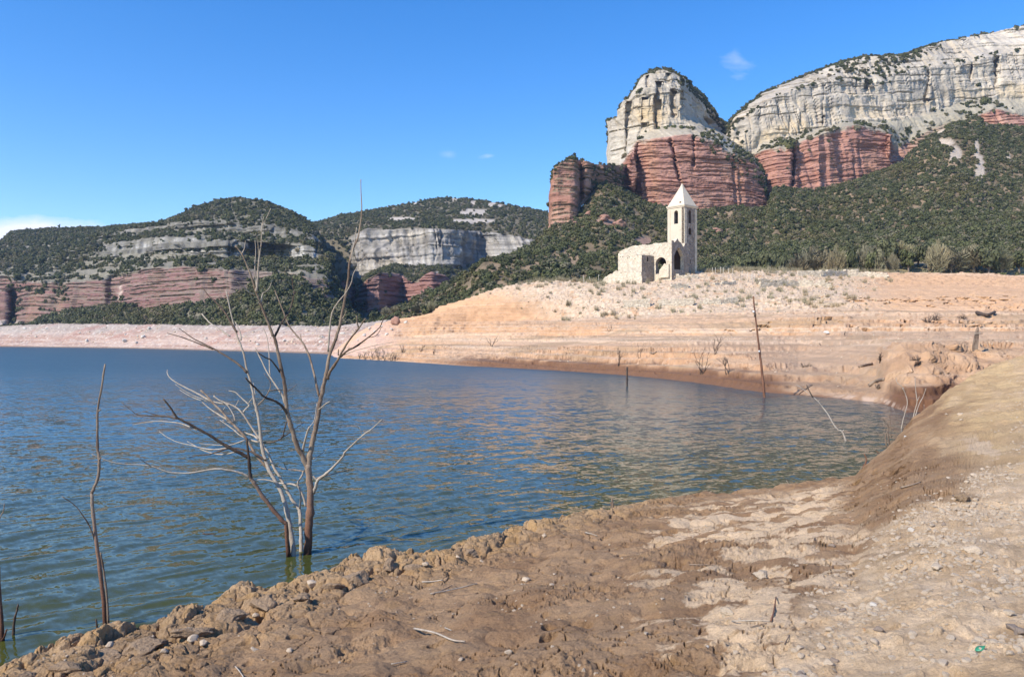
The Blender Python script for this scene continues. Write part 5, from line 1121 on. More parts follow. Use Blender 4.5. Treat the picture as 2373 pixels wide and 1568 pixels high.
tree_part(dt, 'branch', [(b2((1248, 645), (1170, 622), (1100, 590), (1040, 540), (940, 470)), .3, .7, 8, 2.5), (b2((1010, 475), (920, 420), (860, 380), (800, 330)), .5, .7, 8, 3), (b2((870, 325), (760, 260), (640, 200), (560, 150), (530, 110), (528, 76)), .7, 1.3, 7, 3),
     (b2((1240, 620), (1200, 590), (1120, 562), (1060, 512), (960, 470)), .3, .9, 7, 3), (b2((1060, 508), (1050, 440), (1012, 372), (970, 330), (930, 312)), .6, .9, 5, 2.5)], M_wpale, TY)
tree_part(dt, 'branch', [(b2((1115, 422), (1140, 385), (1168, 355), (1130, 315), (1100, 288), (1060, 252), (1010, 240)), .9, 1.1, 7, 3), (b2((955, 405), (982, 368)), .7, .7, 4, 2), (b2((1060, 365), (1072, 345), (1086, 314)), .9, .9, 4, 2), (b2((1160, 345), (1192, 300), (1220, 260)), .9, .8, 4, 2), (b2((1205, 330), (1212, 250), (1202, 180)), .2, .4, 4, 2), (b2((590, 190), (660, 240), (760, 290), (850, 320)), 1.1, .9, 2, 3)], M_wpale, TY)
# ------------------------------------------------------------------ bare sapling and stubs at the left
SY = 10.9
sp1 = tag(empty('dead_sapling', at(*Cc(515, 1420), SY)), 'tall thin leafless sapling standing in the water left of the big dead tree', 'tree')
kC = .4727
tree_part(sp1, 'stem', [([Cc(514, 1490), Cc(515, 1420), Cc(508, 1280), Cc(490, 1120), Cc(468, 960), Cc(455, 830), Cc(449, 750)], 0, .0, 11, 8)], M_trunk, SY, None, kC)
tree_part(sp1, 'stem', [([Cc(449, 755), Cc(462, 720), Cc(480, 670), Cc(487, 590), Cc(479, 540), Cc(477, 450), Cc(480, 340), Cc(498, 230), Cc(515, 118)], 0, .2, 8, 4)], M_wmid, SY, None, kC)
tree_part(sp1, 'branch', [([Cc(527, 1400), Cc(529, 1330), Cc(518, 1200), Cc(505, 1110), Cc(492, 1040)], .1, .1, 6, 4)], M_wmid, SY, None, kC)
tree_part(sp1, 'branch', [([Cc(463, 975), Cc(440, 915), Cc(420, 880), Cc(370, 812), Cc(303, 765)], 0, -.3, 4, 2), ([Cc(484, 590), Cc(497, 572)], 0, 0, 4, 2), ([Cc(449, 750), Cc(444, 742)], 0, 0, 5, 3), ([Cc(482, 350), Cc(494, 338)], 0, 0, 4, 2)], M_wmid, SY, None, kC)
for o_ in list(sp1.children): pass
for nm_, pts_, y_, r0_, r1_, lb_, mt_ in (
   ('wooden_stub', [Cc(474, 1480), Cc(476, 1420), Cc(474, 1390), Cc(471, 1366)], 10.8, 6, 4, 'short black stub in the water just left of the thin sapling', M_wdark),
   ('wooden_stub', [Cc(62, 1500), Cc(66, 1440), Cc(70, 1370), Cc(82, 1330), Cc(89, 1294)], 10.7, 9, 4, 'forked dark stub poking out of the water near the left edge', M_wdark),
   ('dead_sapling', [Cc(2, 1560), Cc(6, 1490), Cc(10, 1440), Cc(4, 1330), Cc(-2, 1230), Cc(-12, 1000)], 10.5, 13, 5, 'dead stem cut by the left edge of the photo', M_trunk),
   ('floating_twig', [B_(808, 1356), B_(830, 1364), B_(860, 1362), B_(905, 1364)], 12.6, 7, 4, 'dark twig floating on the water left of the dead tree', M_wdark),
   ('wooden_stub', [(1423, 1200), (1421.5, 1183), (1419, 1168), (1417, 1154)], 16.9, 5, 2, 'small forked wooden stub at the muddy edge below centre', M_wmid),
   ('twig', [(1833, 1138), (1828, 1124), (1822, 1113)], 20.0, 1.6, .7, 'thin pale twig sticking up from the mud edge right of centre', M_wpale),
   ('post', [Fcr(660, 1330), Fcr(663, 1290), Fcr(662, 1180), Fcr(663, 1096)], 66.4, 2.4, 2.1, 'short dark post standing in the far side of the cove', M_wdark)):
    root = empty(nm_, at(*pts_[0], y_)); o = None; V = []; F = []
    k = {'post': 1.0, 'twig': 1.0}.get(nm_, .4727 if y_ < 11.5 else (.2955 if nm_ == 'floating_twig' else 1.0))
    branch(V, F, pts_, y_, 0, 0, r0_ * k, r1_ * k, seed=int(y_ * 10))
    if lb_.startswith('forked'):
        branch(V, F, [Cc(66, 1420), Cc(78, 1350), Cc(80, 1320)], y_, 0, .02, 5 * k, 2 * k, seed=3)
    if lb_.startswith('dead stem'):
        branch(V, F, [Cc(6, 1480), Cc(22, 1450), Cc(34, 1415)], y_, 0, -.1, 7 * k, 3 * k, seed=4)
        branch(V, F, [Cc(-8, 900), Cc(4, 860), Cc(16, 840), Cc(22, 800)], y_, 0, -.1, 3 * k, 2 * k, seed=4)
    if nm_ == 'wooden_stub' and y_ > 12: branch(V, F, [(1422, 1186), (1417, 1172), (1415, 1163)], y_, 0, .05, 3, 1.5, seed=2)
    bpy.data.objects.remove(root)
    org_ = at(*pts_[0], y_); o = mesh(nm_, [Vector(v) - org_ for v in V], F, mt_); o.location = org_; tag(o, lb_, {'post': 'post', 'dead_sapling': 'tree', 'wooden_stub': 'stub'}.get(nm_, 'twig'))
# ------------------------------------------------------------------ the tall leaning pole
PY = 53.8
pole = tag(empty('utility_pole', at(*Fcr(2022, 1400), PY)), 'tall leaning rust brown wooden pole standing in the cove', 'pole')
tree_part(pole, 'pole_shaft', [([Fcr(2026, 1450), Fcr(2020, 1380), Fcr(2000, 1180), Fcr(1980, 1000), Fcr(1955, 800), Fcr(1928, 570), Fcr(1918, 480), Fcr(1911, 398)], 0, .3, 15, 6.5)], M_wred, PY, None, .2343)
def ball(name, loc, r, mat, parent, sz=1.0):
    o = rock_mesh(name, 5, 2, mat, parent, sz, .1); o.location = Vector(loc) - parent.location; o.scale = (r, r, r); return o
M_white = mat_simple('white_porcelain', (.7, .68, .64), (.8, .78, .74), 30, 0, .4)
ball('insulator', at(*Fcr(1914, 548), PY + .0), .10, M_white, pole); ball('insulator', at(*Fcr(1970, 940), PY), .08, M_white, pole)
ball('bracket', at(*Fcr(1928, 575), PY - .05), .13, M_wdark, pole, 1.6)
# ------------------------------------------------------------------ marker stub post on the right plain
gp = SG.p(2259, 810, 44); mp_Y = gp.y
mk_ = tag(empty('wooden_post', gp), 'short pointed leaning weathered wooden post on the pale plain at right', 'post')
V = []; F = []; kk = mp_Y / FD
for (dx, zz_, w_, dp) in ((0, -6, 5.6, 3.2), (1, 4, 5.4, 3.2), (3.5, 24, 4.6, 3.0), (6, 40, 3.6, 2.6), (7.5, 50, 1.6, 1.4), (8, 54, .5, .5)):
    for sx, sy in ((-1, -1), (1, -1), (1, 1), (-1, 1)): V.append(Vector(((dx + sx * w_) * kk, sy * dp * kk, zz_ * kk)))
for i in range(5):
    for j in range(4): F.append((i * 4 + j, i * 4 + (j + 1) % 4, i * 4 + 4 + (j + 1) % 4, i * 4 + 4 + j))
F.append((20, 21, 22, 23)); mesh('post_shaft', V, F, M_wmid, mk_, False)
V = []; F = []; tube(V, F, [Vector((-3 * kk, -.12, 37 * kk)), Vector((17 * kk, -.12, 37.5 * kk))], [1.0 * kk, .9 * kk], 6); mesh('crosspiece', V, F, M_wpale, mk_)
# ------------------------------------------------------------------ sticks and branches in the cove
def stick(name, lists, Y0, mat, label, cat='branch', k=.21867, group=None):
    p0 = at(*lists[0][0][0], Y0); V = []; F = []
    if len(lists) > 1:
        root = tag(empty(name, p0), label, cat, group)
        for i, (pts, d0, d1, r0, r1) in enumerate(lists): V = []; F = []; branch(V, F, pts, Y0, d0, d1, r0 * k, r1 * k, seed=i + int(Y0 * 7), n=6); mesh('stem', [Vector(v) - p0 for v in V], F, mat, root)
        return root
    for i, (pts, d0, d1, r0, r1) in enumerate(lists): branch(V, F, pts, Y0, d0, d1, r0 * k, r1 * k, seed=i + int(Y0 * 7), n=6)
    o = mesh(name, [Vector(v) - p0 for v in V], F, mat); o.location = p0; tag(o, label, cat, group); return o
e_ = lambda *p: [Ecr(*q) for q in p]
stick('sunken_branch', [(e_((500, 900), (485, 855), (462, 790), (435, 748), (400, 735), (350, 672), (300, 580), (240, 500), (190, 437), (130, 385), (60, 330), (0, 285), (-40, 262)), 0, 1.2, 9, 3), (e_((440, 755), (468, 735)), 0, 0, 6, 3), (e_((190, 440), (205, 422)), .6, .6, 6, 3)], 31, M_wpale, 'long bleached branch slanting out of the cove water', 'branch')
stick('dark_branch', [(e_((135, 395), (100, 330), (68, 262)), 0, .2, 8, 4), (e_((-10, 360), (60, 310), (130, 264)), .2, .6, 5, 5)], 31.8, M_wdark, 'dark crossed sticks beside the bleached branch tip in the cove', 'branch')
stick('bare_stick', [(e_((1070, 740), (1090, 640), (1112, 560), (1138, 440), (1090, 300), (1030, 240), (1018, 190)), 0, .3, 6, 3), (e_((1085, 305), (1100, 290)), 0, 0, 4, 2)], 35.5, M_wpale, 'crooked pale stick rising from the water by the right bank', 'stick')
stick('bare_stick', [(e_((1190, 660), (1215, 540), (1240, 440), (1226, 330), (1218, 188)), 0, .3, 7, 3), (e_((1210, 640), (1240, 530), (1265, 460), (1300, 395), (1335, 298)), 0, -.2, 6, 2.5), (e_((1240, 440), (1265, 382)), .1, .1, 4, 2), (e_((1312, 560), (1314, 470)), .4, .4, 3, 2)], 33.5, M_wpale, 'forked pale sapling on the crest of the right bank', 'stick')
stick('bare_stick', [(e_((945, 920), (932, 780), (930, 690), (865, 608)), 0, -.1, 8, 4), (e_((918, 920), (906, 850), (905, 768)), .1, .1, 8, 6), (e_((950, 880), (925, 790), (884, 658)), .1, .2, 5, 3), (e_((970, 820), (955, 660), (950, 518)), .3, .3, 4, 2)], 28.0, M_wmid, 'cluster of short pale sticks at the water below the right bank', 'stick')
stick('bare_stick', [(e_((670, 1150), (695, 1090), (703, 1050), (680, 994)), 0, 0, 11, 6), (e_((690, 1110), (665, 1105)), 0, 0, 7, 3), (e_((830, 990), (815, 965), (800, 960)), .5, .5, 5, 3)], 21.6, M_wred, 'reddish crooked root stub on the muddy edge at right', 'root')
# ------------------------------------------------------------------ twigs lying on the near bank
def lying(pts, r, mat, label, name='twig', lift=.4):
    Q = [SG.p(x_, y_, 0) for x_, y_ in pts]; Y0 = Q[0].y; V = []; F = []; rr_ = r * Y0 / FD
    zmx = [q.z + rr_ * .9 + .006 for q in Q]
    s = spline([(q.x, q.y, z_, rr_ * (1 - .5 * i / len(Q))) for i, (q, z_) in enumerate(zip(Q, zmx))], 4)
    tube(V, F, [Vector(v[:3]) for v in s], [v[3] for v in s], 6); o = mesh(name, [v - Q[0] for v in V], F, mat); o.location = Q[0]
    return tag(o, label, 'twig')
lying([(958, 1459), (1006, 1470), (1046, 1487), (1076, 1490)], 2.6, M_wpale, 'long curved pale twig lying on brown mud below centre')
lying([(905, 1541), (942, 1538)], 2.0, M_wpale, 'short straight pale twig near the bottom edge of the mud')
lying([(977, 1351), (1000, 1349), (1025, 1347)], 1.7, M_wpale, 'short pale twig lying flat above the forked twigs')
lying([(997, 1378), (1033, 1371), (1070, 1362), (1103, 1354)], 1.9, M_wpale, 'longest of the grey twigs in the shallow hollow')
lying([(1002, 1380), (1020, 1372), (1040, 1362), (1046, 1358)], 1.5, M_wmid, 'bent twig crossing the grey twig in the hollow')
lying([(1030, 1457), (1045, 1463)], 1.5, M_wpale, 'tiny pale twig above the end of the long curved twig')
lying([(1355, 1236), (1368, 1239), (1382, 1243)], 1.4, M_wpale, 'pale twig on smooth mud above the footprints')
lying([(545, 1546), (553, 1556), (563, 1570)], 1.8, M_wpale, 'pale twig standing out at the bottom left edge')
lying([(1694, 1443), (1740, 1441), (1787, 1442)], 1.5, M_wpale, 'thin straw coloured stem lying across the pale streaks')
lying([(1785, 1442), (1792, 1420), (1797, 1390)], 2.4, M_wred, 'reddish twig meeting the thin straw coloured stem')
lying([(1738, 1456), (1775, 1446)], 1.5, M_wmid, 'grey twig below the thin straw coloured stem')
lying([(2085, 1134), (2110, 1126), (2132, 1121)], 2.2, M_wmid, 'grey branch lying on the sandy tongue at right')
lying([(2206, 1153), (2222, 1159), (2238, 1166)], 1.5, M_wmid, 'thin grey twig leaning on a brown clod in the rubble')
lying([(1596, 1311), (1625, 1310), (1655, 1311)], 1.3, M_wmid, 'thin brown twig among the pale streaks of sand')
lying([(2085, 1330), (2102, 1320)], 2.0, M_wmid, 'short grey stick beside pale stones right of the slab')
lying([(1817, 1495), (1828, 1475)], 1.6, M_wmid, 'short twig at the edge between brown mud and pale rubble')
# scrap of green plastic
M_green = mat_simple('green_plastic', (.03, .20, .11), (.05, .28, .16), 40, 0, .4)
gq = SG.p(2268, 1512, 0); V = []; F = []
for i in range(6):
    t = i / 5; w_ = .008 + .012 * math.sin(t * 3.14)
    for s_ in (-1, 1):
        for h_ in (0, .002): V.append(Vector((-.028 + .06 * t - s_ * w_ * .4, s_ * w_, .01 + .035 * t + .006 * s_ * math.sin(t * 4) + h_)) * .85)
for i in range(5):
    k = i * 4
    for q in ((0, 4, 6, 2), (1, 3, 7, 5), (0, 1, 5, 4), (2, 6, 7, 3)): F.append(tuple(k + j for j in q))
o = mesh('plastic_scrap', V, F, M_green); o.location = gq; tag(o, 'small crumpled scrap of green plastic on the pale rubble at bottom right', 'litter')
# ------------------------------------------------------------------ stones
def stone_m(name, c1, c2): return mat_simple(name, c1, c2, 5, .03, .9)
M_stP = stone_m('pale_limestone', (.44, .35, .25), (.60, .49, .36)); M_stG = stone_m('grey_stone', (.22, .17, .13), (.32, .26, .21)); M_stO = stone_m('orange_stone', (.42, .24, .12), (.55, .36, .2))
M_clod = mat_simple('dried_mud', (.25, .175, .11), (.40, .285, .18), 5, .06, .95, (1, 1, 1), .9); M_red = mat_simple('red_rock', (.27, .14, .10), (.40, .24, .18), .7, .4, .9)
M_stW = stone_m('white_limestone', (.48, .44, .38), (.64, .60, .53))
def place_rock(name, x_, y_, wpx, mat, label, cat, group=None, surf=SG, flat=.55, seed=0, ymin=0, sink=.25, asp=.75, sub=3, ang=.5, tilt=.3):
    q = surf.p(x_, y_, ymin); s = wpx / 2 * q.y / FD
    o = rock_mesh(name, seed, sub, mat, None, flat, ang, sxyz=(1, asp, 1)); o.scale = (s, s, s)
    r = random.Random(seed); o.rotation_euler = ((r.random() - .5) * tilt, (r.random() - .5) * tilt, r.random() * 6.28 if asp > .7 else (r.random() - .5))
    o.location = q + Vector((0, 0, s * flat * (1 - sink * 2) * .6)); return tag(o, label, cat, group)
ORD = ['first', 'second', 'third', 'fourth', 'fifth', 'sixth', 'seventh', 'eighth', 'ninth', 'tenth', 'eleventh', 'twelfth', 'thirteenth', 'fourteenth', 'fifteenth', 'sixteenth', 'seventeenth', 'eighteenth', 'nineteenth', 'twentieth']
def osort(L): return sorted(L, key=lambda t: t[0])
for i, (x_, y_, w_) in enumerate(osort([(722, 1362, 34), (470, 1490, 26), (445, 1487, 34), (379, 1512, 24), (590, 1427, 24), (672, 1508, 22), (588, 1506, 24), (254, 1497, 26), (437, 1462, 28), (353, 1477, 12), (983, 1311, 22)])):
    place_rock('stone', x_, y_, w_, M_stP, f'{ORD[i]} from the left of the pale stones on the clods at the waterline', 'stone', 'pale stones lying on the dried clods', seed=100 + i)
for i, (x_, y_, w_) in enumerate(osort([(1260, 1244, 16), (1216, 1343, 24), (1277, 1356, 15), (1066, 1528, 18), (1194, 1540, 12), (1176, 1512, 20), (1352, 1554, 18), (1265, 1379, 7), (1060, 1293, 16), (1411, 1263, 10), (1114, 1302, 9), (1090, 1322, 9)])):
    place_rock('stone', x_, y_, w_, M_stP, f'{ORD[i]} from the left of the small pale stones on bare brown mud', 'stone', 'small pale stones on the brown mud', seed=130 + i)
for x_, y_, w_, m_, lb in ((1923, 1268, 20, M_stG, 'round dark brown stone alone on the brown mud'), (2058, 1356, 28, M_stP, 'pale rounded stone casting a dark shadow on the rubble edge'), (2021, 1403, 24, M_stW, 'whitish flat stone in front of the crusted rubble'),
     (1952, 1416, 22, M_stG, 'grey oval stone half sunk in smooth pale sand'), (2034, 1463, 28, M_stG, 'grey brown flat stone beside an orange chip'), (2001, 1462, 16, M_stO, 'orange stone chip in pale sand'),
     (2343, 1458, 40, M_stG, 'dark grey stone at the right edge, upper of two touching'), (2362, 1472, 40, M_stG, 'dark grey stone at the right edge, lower of two touching'), (1930, 1531, 30, M_stG, 'flat grey stone near the bottom edge in pale sand'),
     (1850, 1566, 26, M_stG, 'grey stone cut by the bottom edge of the photo'), (2172, 1318, 38, M_stP, 'large flat pale slab on the rubble'), (2250, 1280, 44, M_stP, 'largest pale rounded boulder in the rubble at right'),
     (2184, 1218, 18, M_stG, 'grey round stone next to a pale one in the upper rubble'), (2112, 1234, 22, M_stW, 'whitish rounded stone at the left tip of the rubble'), (2158, 1225, 18, M_stP, 'pale stone left of the grey round one in the upper rubble'),
     (1847, 1314, 12, M_stP, 'small brownish pale stone on mud below the dark stone'), (1639, 1499, 13, M_stW, 'small whitish stone on mud near the bottom'), (2224, 962, 16, M_stP, 'larger of the pale stones on the right slope'),
     (2191, 962, 10, M_stP, 'small pale stone left of the larger one on the right slope'), (2225, 974, 11, M_stP, 'small pale stone below the larger one on the right slope'), (2253, 1103, 20, M_stP, 'pale rounded stone at the top of the rubble patch'),
     (2095, 1013, 9, M_stW, 'small white stone on the brown slope above the cove'), (2143, 1150, 10, M_stP, 'small pale stone on the sandy tongue, left of a pair'), (2165, 1149, 12, M_stP, 'small pale stone on the sandy tongue, right of a pair')):
    place_rock('stone', x_, y_, w_, m_, lb, 'stone', seed=int(x_ + y_), flat=.45 if 'flat' in lb or 'slab' in lb else .6)
for x_, y_, w_, lb in ((1760, 1338, 50, 'crusted pale lump of dried mud on the streaked mud'), (1682, 1424, 46, 'crusted pale lump below and left of the other lump'), (2234, 1158, 46, 'brown clod with a twig leaning on it in the rubble')):
    place_rock('mud_lump', x_, y_, w_, M_clod if 'brown' in lb else mat_simple('crust', (.42, .33, .23), (.56, .46, .34), 6, .05), lb, 'clod', seed=int(x_), flat=.5, ang=1.1, sub=4)
for i, (x_, y_, w_, fl__) in enumerate(osort([(822, 1345, 74, .62), (903, 1318, 62, .6), (607, 1402, 92, .42), (530, 1430, 84, .45), (445, 1472, 96, .38), (700, 1388, 60, .4), (960, 1316, 52, .4), (330, 1500, 92, .4), (238, 1528, 100, .36), (150, 1548, 84, .36), (1090, 1284, 44, .4), (770, 1360, 54, .4), (60, 1572, 70, .36)])):
    place_rock('mud_clod', x_, y_, w_, M_clod, f'{ORD[i]} from the left of the big waterline mud clods', 'clod', 'big dried mud clods along the waterline', seed=200 + i, flat=fl__, sink=.42, asp=.72, sub=5, ang=.75, tilt=.2)
fb = [(331, 782, 15), (288, 792, 13), (344, 763, 13), (202, 792, 12), (316, 797, 10), (318, 782, 7), (477, 785, 9), (597, 801, 10), (290, 776, 7), (107, 765, 8), (82, 782, 8), (55, 764, 12), (183, 774, 7), (656, 791, 13), (743, 794, 12), (746, 783, 11), (793, 775, 14)]
for i, (x_, y_, w_) in enumerate(osort(fb)):
    place_rock('boulder', x_, y_, w_, M_stW, f'{ORD[i]} from the left of the pale boulders strewn on the far shore', 'boulder', 'pale boulders on the far shore', SF, flat=.7, seed=300 + i, ymin=190, sink=.15)
for i, (x_, y_, w_) in enumerate(osort([(844, 779, 16), (856, 763, 12), (894, 777, 12), (939, 748, 13), (868, 770, 10), (884, 758, 9), (905, 764, 9), (830, 789, 10)])):
    place_rock('boulder', x_, y_, w_, M_stW, f'{ORD[i]} from the left of the white boulders below the red outcrop', 'boulder', 'white boulders below the red outcrop', SG, flat=.6, seed=330 + i, ymin=140, sink=.15)
place_rock('rock_outcrop', 916, 752, 30, M_red, 'small purplish red rock outcrop at the left foot of the church hill', 'rock', None, SG, .9, 351, 140, .1)
for i, (x_, y_, w_, h_, lb) in enumerate(((1400, 512, 44, .45, 'long red rock outcrop in the forest below the red tower rock'), (1365, 499, 24, .5, 'narrow red outcrop above the long one in the forest'), (1331, 524, 17, .8, 'small red outcrop in the forest nearest the red tower rock'),
      (1433, 530, 30, .9, 'rounded red outcrop in the forest left of the belfry'), (1662, 541, 28, .6, 'red outcrop in the forest right of the bell tower'), (1885, 412, 12, .8, 'small pale outcrop at the foot of the right red cliff'))):
    place_rock('rock_outcrop', x_, y_, w_, M_red, lb, 'rock', 'red outcrops in the forest', SH, h_, 360 + i, 240, -.1, asp=.7, sub=4, ang=1.3)
# ------------------------------------------------------------------ loose rubble, past counting
stone_col = bpy.data.collections.new('rubble_stones')
for i in range(6):
    o = rock_mesh('rubble_stone', 400 + i, 2, M_stP, None, .6, .7); C.objects.unlink(o); stone_col.objects.link(o)
def stones_on(P, w, n, smin, smax, seed, pw_=2.5):
    r = np.random.default_rng(seed); A = np.linalg.norm(np.cross(P[1:, :-1] - P[:-1, :-1], P[:-1, 1:] - P[:-1, :-1]), axis=-1)
    pw = A * w[:-1, :-1]; idx = r.choice(pw.size, n, p=(pw / pw.sum()).ravel()); i, j = np.unravel_index(idx, pw.shape)
    a_ = r.random(n)[:, None]; q = P[i, j] * (1 - a_) + P[i + 1, j + 1] * a_; sc = smin + (smax - smin) * r.random(n) ** pw_
    return np.column_stack([q[:, 0], q[:, 1], q[:, 2] + sc * .1, sc])
infr = (px0 > -40) & (px0 < 2420) & (py0 < 1620)
Yg = G[..., 1]
clus = ss(.45, .62, fbm(G[..., 0] * 2.2, Yg * 2.2, 0, 181, 3))
pts = stones_on(G, rub * infr * (.12 + clus) / np.maximum(Yg, 3) ** .8, 6500, .006, .042, 11, 3.4); gn_scatter('rubble', pts, stone_col, 'countless pale stone chips scattered over the light dry bank at lower right', 'rubble', .5)
pts = stones_on(G, near * (1 - rub) * infr * (S2 > .5) * (.1 + ss(.5, .6, fbm(G[..., 0] * .8, Yg * .8, 0, 182, 3))) / np.maximum(Yg, 3), 1300, .005, .026, 12, 2); gn_scatter('gravel', pts, stone_col, 'tiny stone chips sprinkled over the brown mud bank', 'gravel', .5)
pts = stones_on(G, chr_ * (.15 + ss(.35, .55, fbm(G[..., 0] * .2, Yg * .3, 0, 183, 3))), 6500, .08, .32, 13, 2.6); gn_scatter('rubble', pts, stone_col, 'pale collapsed masonry rubble covering the hill below the ruined church', 'rubble', .6)
pts = stones_on(G, far * ss(8.6, 9.2, S2) * ss(15.5, 14, S2) * infr * (.08 + ss(.55, .66, fbm(G[..., 0] * .12, Yg * .25, 0, 185, 3))), 2600, .04, .17, 15, 3); gn_scatter('gravel', pts, stone_col, 'loose stones scattered over the terraces beyond the cove', 'gravel', .5)
SFP = SF.P; pts = stones_on(SFP, (np.minimum(ss(.5, 3, SFP[..., 2]), 1) * (.2 + ss(.5, .6, fbm(SFP[..., 0] * .05, SFP[..., 1] * .05, 0, 184, 3)))), 1500, .2, .7, 14, 3); gn_scatter('rubble', pts, stone_col, 'small pale rocks scattered over the pinkish far shore', 'rubble', .5)
# ------------------------------------------------------------------ ruined walls on the church hill
def block_wall(name, p, height, thick, label, mat, sz=(.55, .32), seed=1, ruin=.35, group=None):
    """dry-stone wall through ground points p: courses of uneven blocks in one mesh"""
    r = random.Random(seed); V = []; F = []; org = p[0].copy()
    for a0, a1 in zip(p[:-1], p[1:]):
        d = (a1 - a0); L_ = Vector((d.x, d.y, 0)).length; t = Vector((d.x, d.y, 0)).normalized(); nrm = Vector((-t.y, t.x, 0)); h = -.6; row = 0
        while h < height:
            hh = sz[1] * (.75 + .5 * r.random()); s = -r.random() * sz[0]
            while s < L_:
                w_ = sz[0] * (.6 + .9 * r.random()); f = (s + w_ / 2) / L_
                if h + hh < height * (1 - ruin * (fbm(f * 5 + seed, row * .1, 0, seed, 2) * 1.6 - .3)):
                    base_ = a0 + d * max(0, min(1, f)) + Vector((0, 0, h)); k = len(V); j_ = lambda: (r.random() - .5) * .09
                    for zz_ in (.02, hh - .02):
                        for ss_, tt_ in ((-w_ / 2 + .015, -thick / 2), (w_ / 2 - .015, -thick / 2), (w_ / 2 - .015, thick / 2), (-w_ / 2 + .015, thick / 2)):
                            V.append(base_ + t * (ss_ + j_() * .3) + nrm * (tt_ + j_()) + Vector((0, 0, zz_ + j_() * .3)) - org)
                    for q in ((0, 3, 2, 1), (4, 5, 6, 7), (0, 1, 5, 4), (1, 2, 6, 5), (2, 3, 7, 6), (3, 0, 4, 7)): F.append(tuple(k + i for i in q))
                s += w_
            h += hh; row += 1
    o = mesh(name, V, F, mat, None, False); o.location = org; return tag(o, label, 'wall', group)
g_ = lambda x_, y_: SG.p(x_, y_, 120)
block_wall('ruined_wall', [g_(1445, 712), g_(1472, 712), g_(1501, 711)], 1.9, .7, 'pale rectangular stretch of terrace wall below the chapel, leftmost of three', M_masonry, (.7, .35), 1, .15)
block_wall('ruined_wall', [g_(1527, 709), g_(1565, 709), g_(1602, 708)], 1.9, .7, 'middle stretch of pale terrace wall below the bell tower', M_masonry, (.7, .35), 2, .3)
block_wall('ruined_wall', [g_(1622, 704), g_(1665, 703), g_(1705, 701)], 1.5, .7, 'rightmost stretch of pale terrace wall, most broken down', M_masonry, (.7, .35), 3, .7)
block_wall('ruined_wall', [g_(1850, 640), g_(1900, 639), g_(1960, 640), g_(2010, 641), g_(2054, 644)], 1.7, .8, 'long low dry stone wall on the skyline right of the church', M_masonry, (.75, .4), 4, .3)
block_wall('ruined_wall', [g_(1950, 631), g_(1975, 631), g_(1984, 631)], 1.2, 1.0, 'small heap of pale squared blocks behind the long dry stone wall', M_masonry, (1.0, .5), 5, .5)
block_wall('ruined_wall', [g_(1556, 668), g_(1590, 668)], 1.4, .8, 'low masonry footing in the rubble below the tall pointed archway', M_masonry, (.6, .3), 6, .5)
block_wall('ruined_wall', [g_(1760, 664), g_(1800, 664), g_(1850, 663), g_(1922, 664)], 1.9, .8, 'crumbling pale foundation wall halfway between church and skyline wall', M_masonry, (.6, .3), 7, .8)
block_wall('ruined_wall', [g_(1560, 646), g_(1585, 645), g_(1612, 644)], 1.2, 1.6, 'low pale footing directly under the bell tower', M_masonry, (.7, .35), 8, .7)
block_wall('ruined_wall', [g_(1655, 660), g_(1700, 659)], 1.2, .8, 'short broken footing right of the bell tower', M_masonry, (.6, .3), 9, .8)
q = g_(1912, 790); o = rock_mesh('white_block', 3, 2, M_white, None, .7, .1); o.scale = (.45, .3, .35); o.location = q + Vector((0, 0, .2)); tag(o, 'small bright white block lying on the plain behind the cove', 'block')
# fence posts
for i, (cx_, top_, bot_, ln) in enumerate(((232, 185, 245, -.06), (297, 192, 232, -.12), (378, 150, 205, 0), (440, 158, 190, -.05), (458, 155, 188, .05), (1500, 105, 160, .08), (1537, 110, 158, -.02), (1583, 105, 160, 0), (1614, 108, 160, 0), (1658, 112, 166, .02), (1704, 122, 178, .03), (1788, 142, 188, .18), (1850, 155, 205, .02), (1880, 175, 230, .15), (1903, 165, 235, -.05), (1930, 172, 225, -.2))):
    X_, yb = Fcr(cx_, bot_); yt = Fcr(cx_, top_)[1]; q = SG.p(X_, yb + 6, 150); hgt = (yb + 4 - yt) * q.y / FD; V = []; F = []
    tube(V, F, [Vector((0, 0, -.5)), Vector((ln * hgt, 0, hgt))], [.055, .05], 5); o = mesh('fence_post', V, F, M_stW); o.location = q
    tag(o, f'{ORD[i] if i < 5 else ORD[i - 5]} thin pale fence post from the left, standing {"left" if i < 5 else "right"} of the church', 'post', 'thin fence posts beside the church')
# ------------------------------------------------------------------ dead shrubs, roots, driftwood on the far bank
def shrub_mesh(name, seed, h, w, mat, n=7, thick=.012, forks=3, dens=1):
    r = random.Random(seed); V = []; F = []
    def grow(p, d, L_, rad, lev):
        pts_ = [p]; q = p.copy(); dd = d.copy()
        for i in range(3): dd = (dd + Vector((r.gauss(0, .16), r.gauss(0, .16), r.gauss(0.03, .08)))).normalized(); q = q + dd * L_ / 3; pts_.append(q.copy())
        tube(V, F, pts_, [rad * (1 - .18 * i) for i in range(4)], 4, False)
        if lev < forks:
            for _ in range(2 + (r.random() < .5)):
                k = r.choice((1, 2, 3)); nd = (dd + Vector((r.gauss(0, .5), r.gauss(0, .5), r.gauss(.1, .3)))).normalized(); grow(pts_[k], nd, L_ * (.5 + .25 * r.random()), rad * .6, lev + 1)
    for i in range(n):
        d = Vector((r.gauss(0, .45) * w / h, r.gauss(0, .35) * w / h, 1)).normalized(); grow(Vector((r.gauss(0, .06) * w, r.gauss(0, .06) * w, -.1)), d, h * (.4 + .25 * r.random()), thick, 1)
    return mesh(name, V, F, mat)
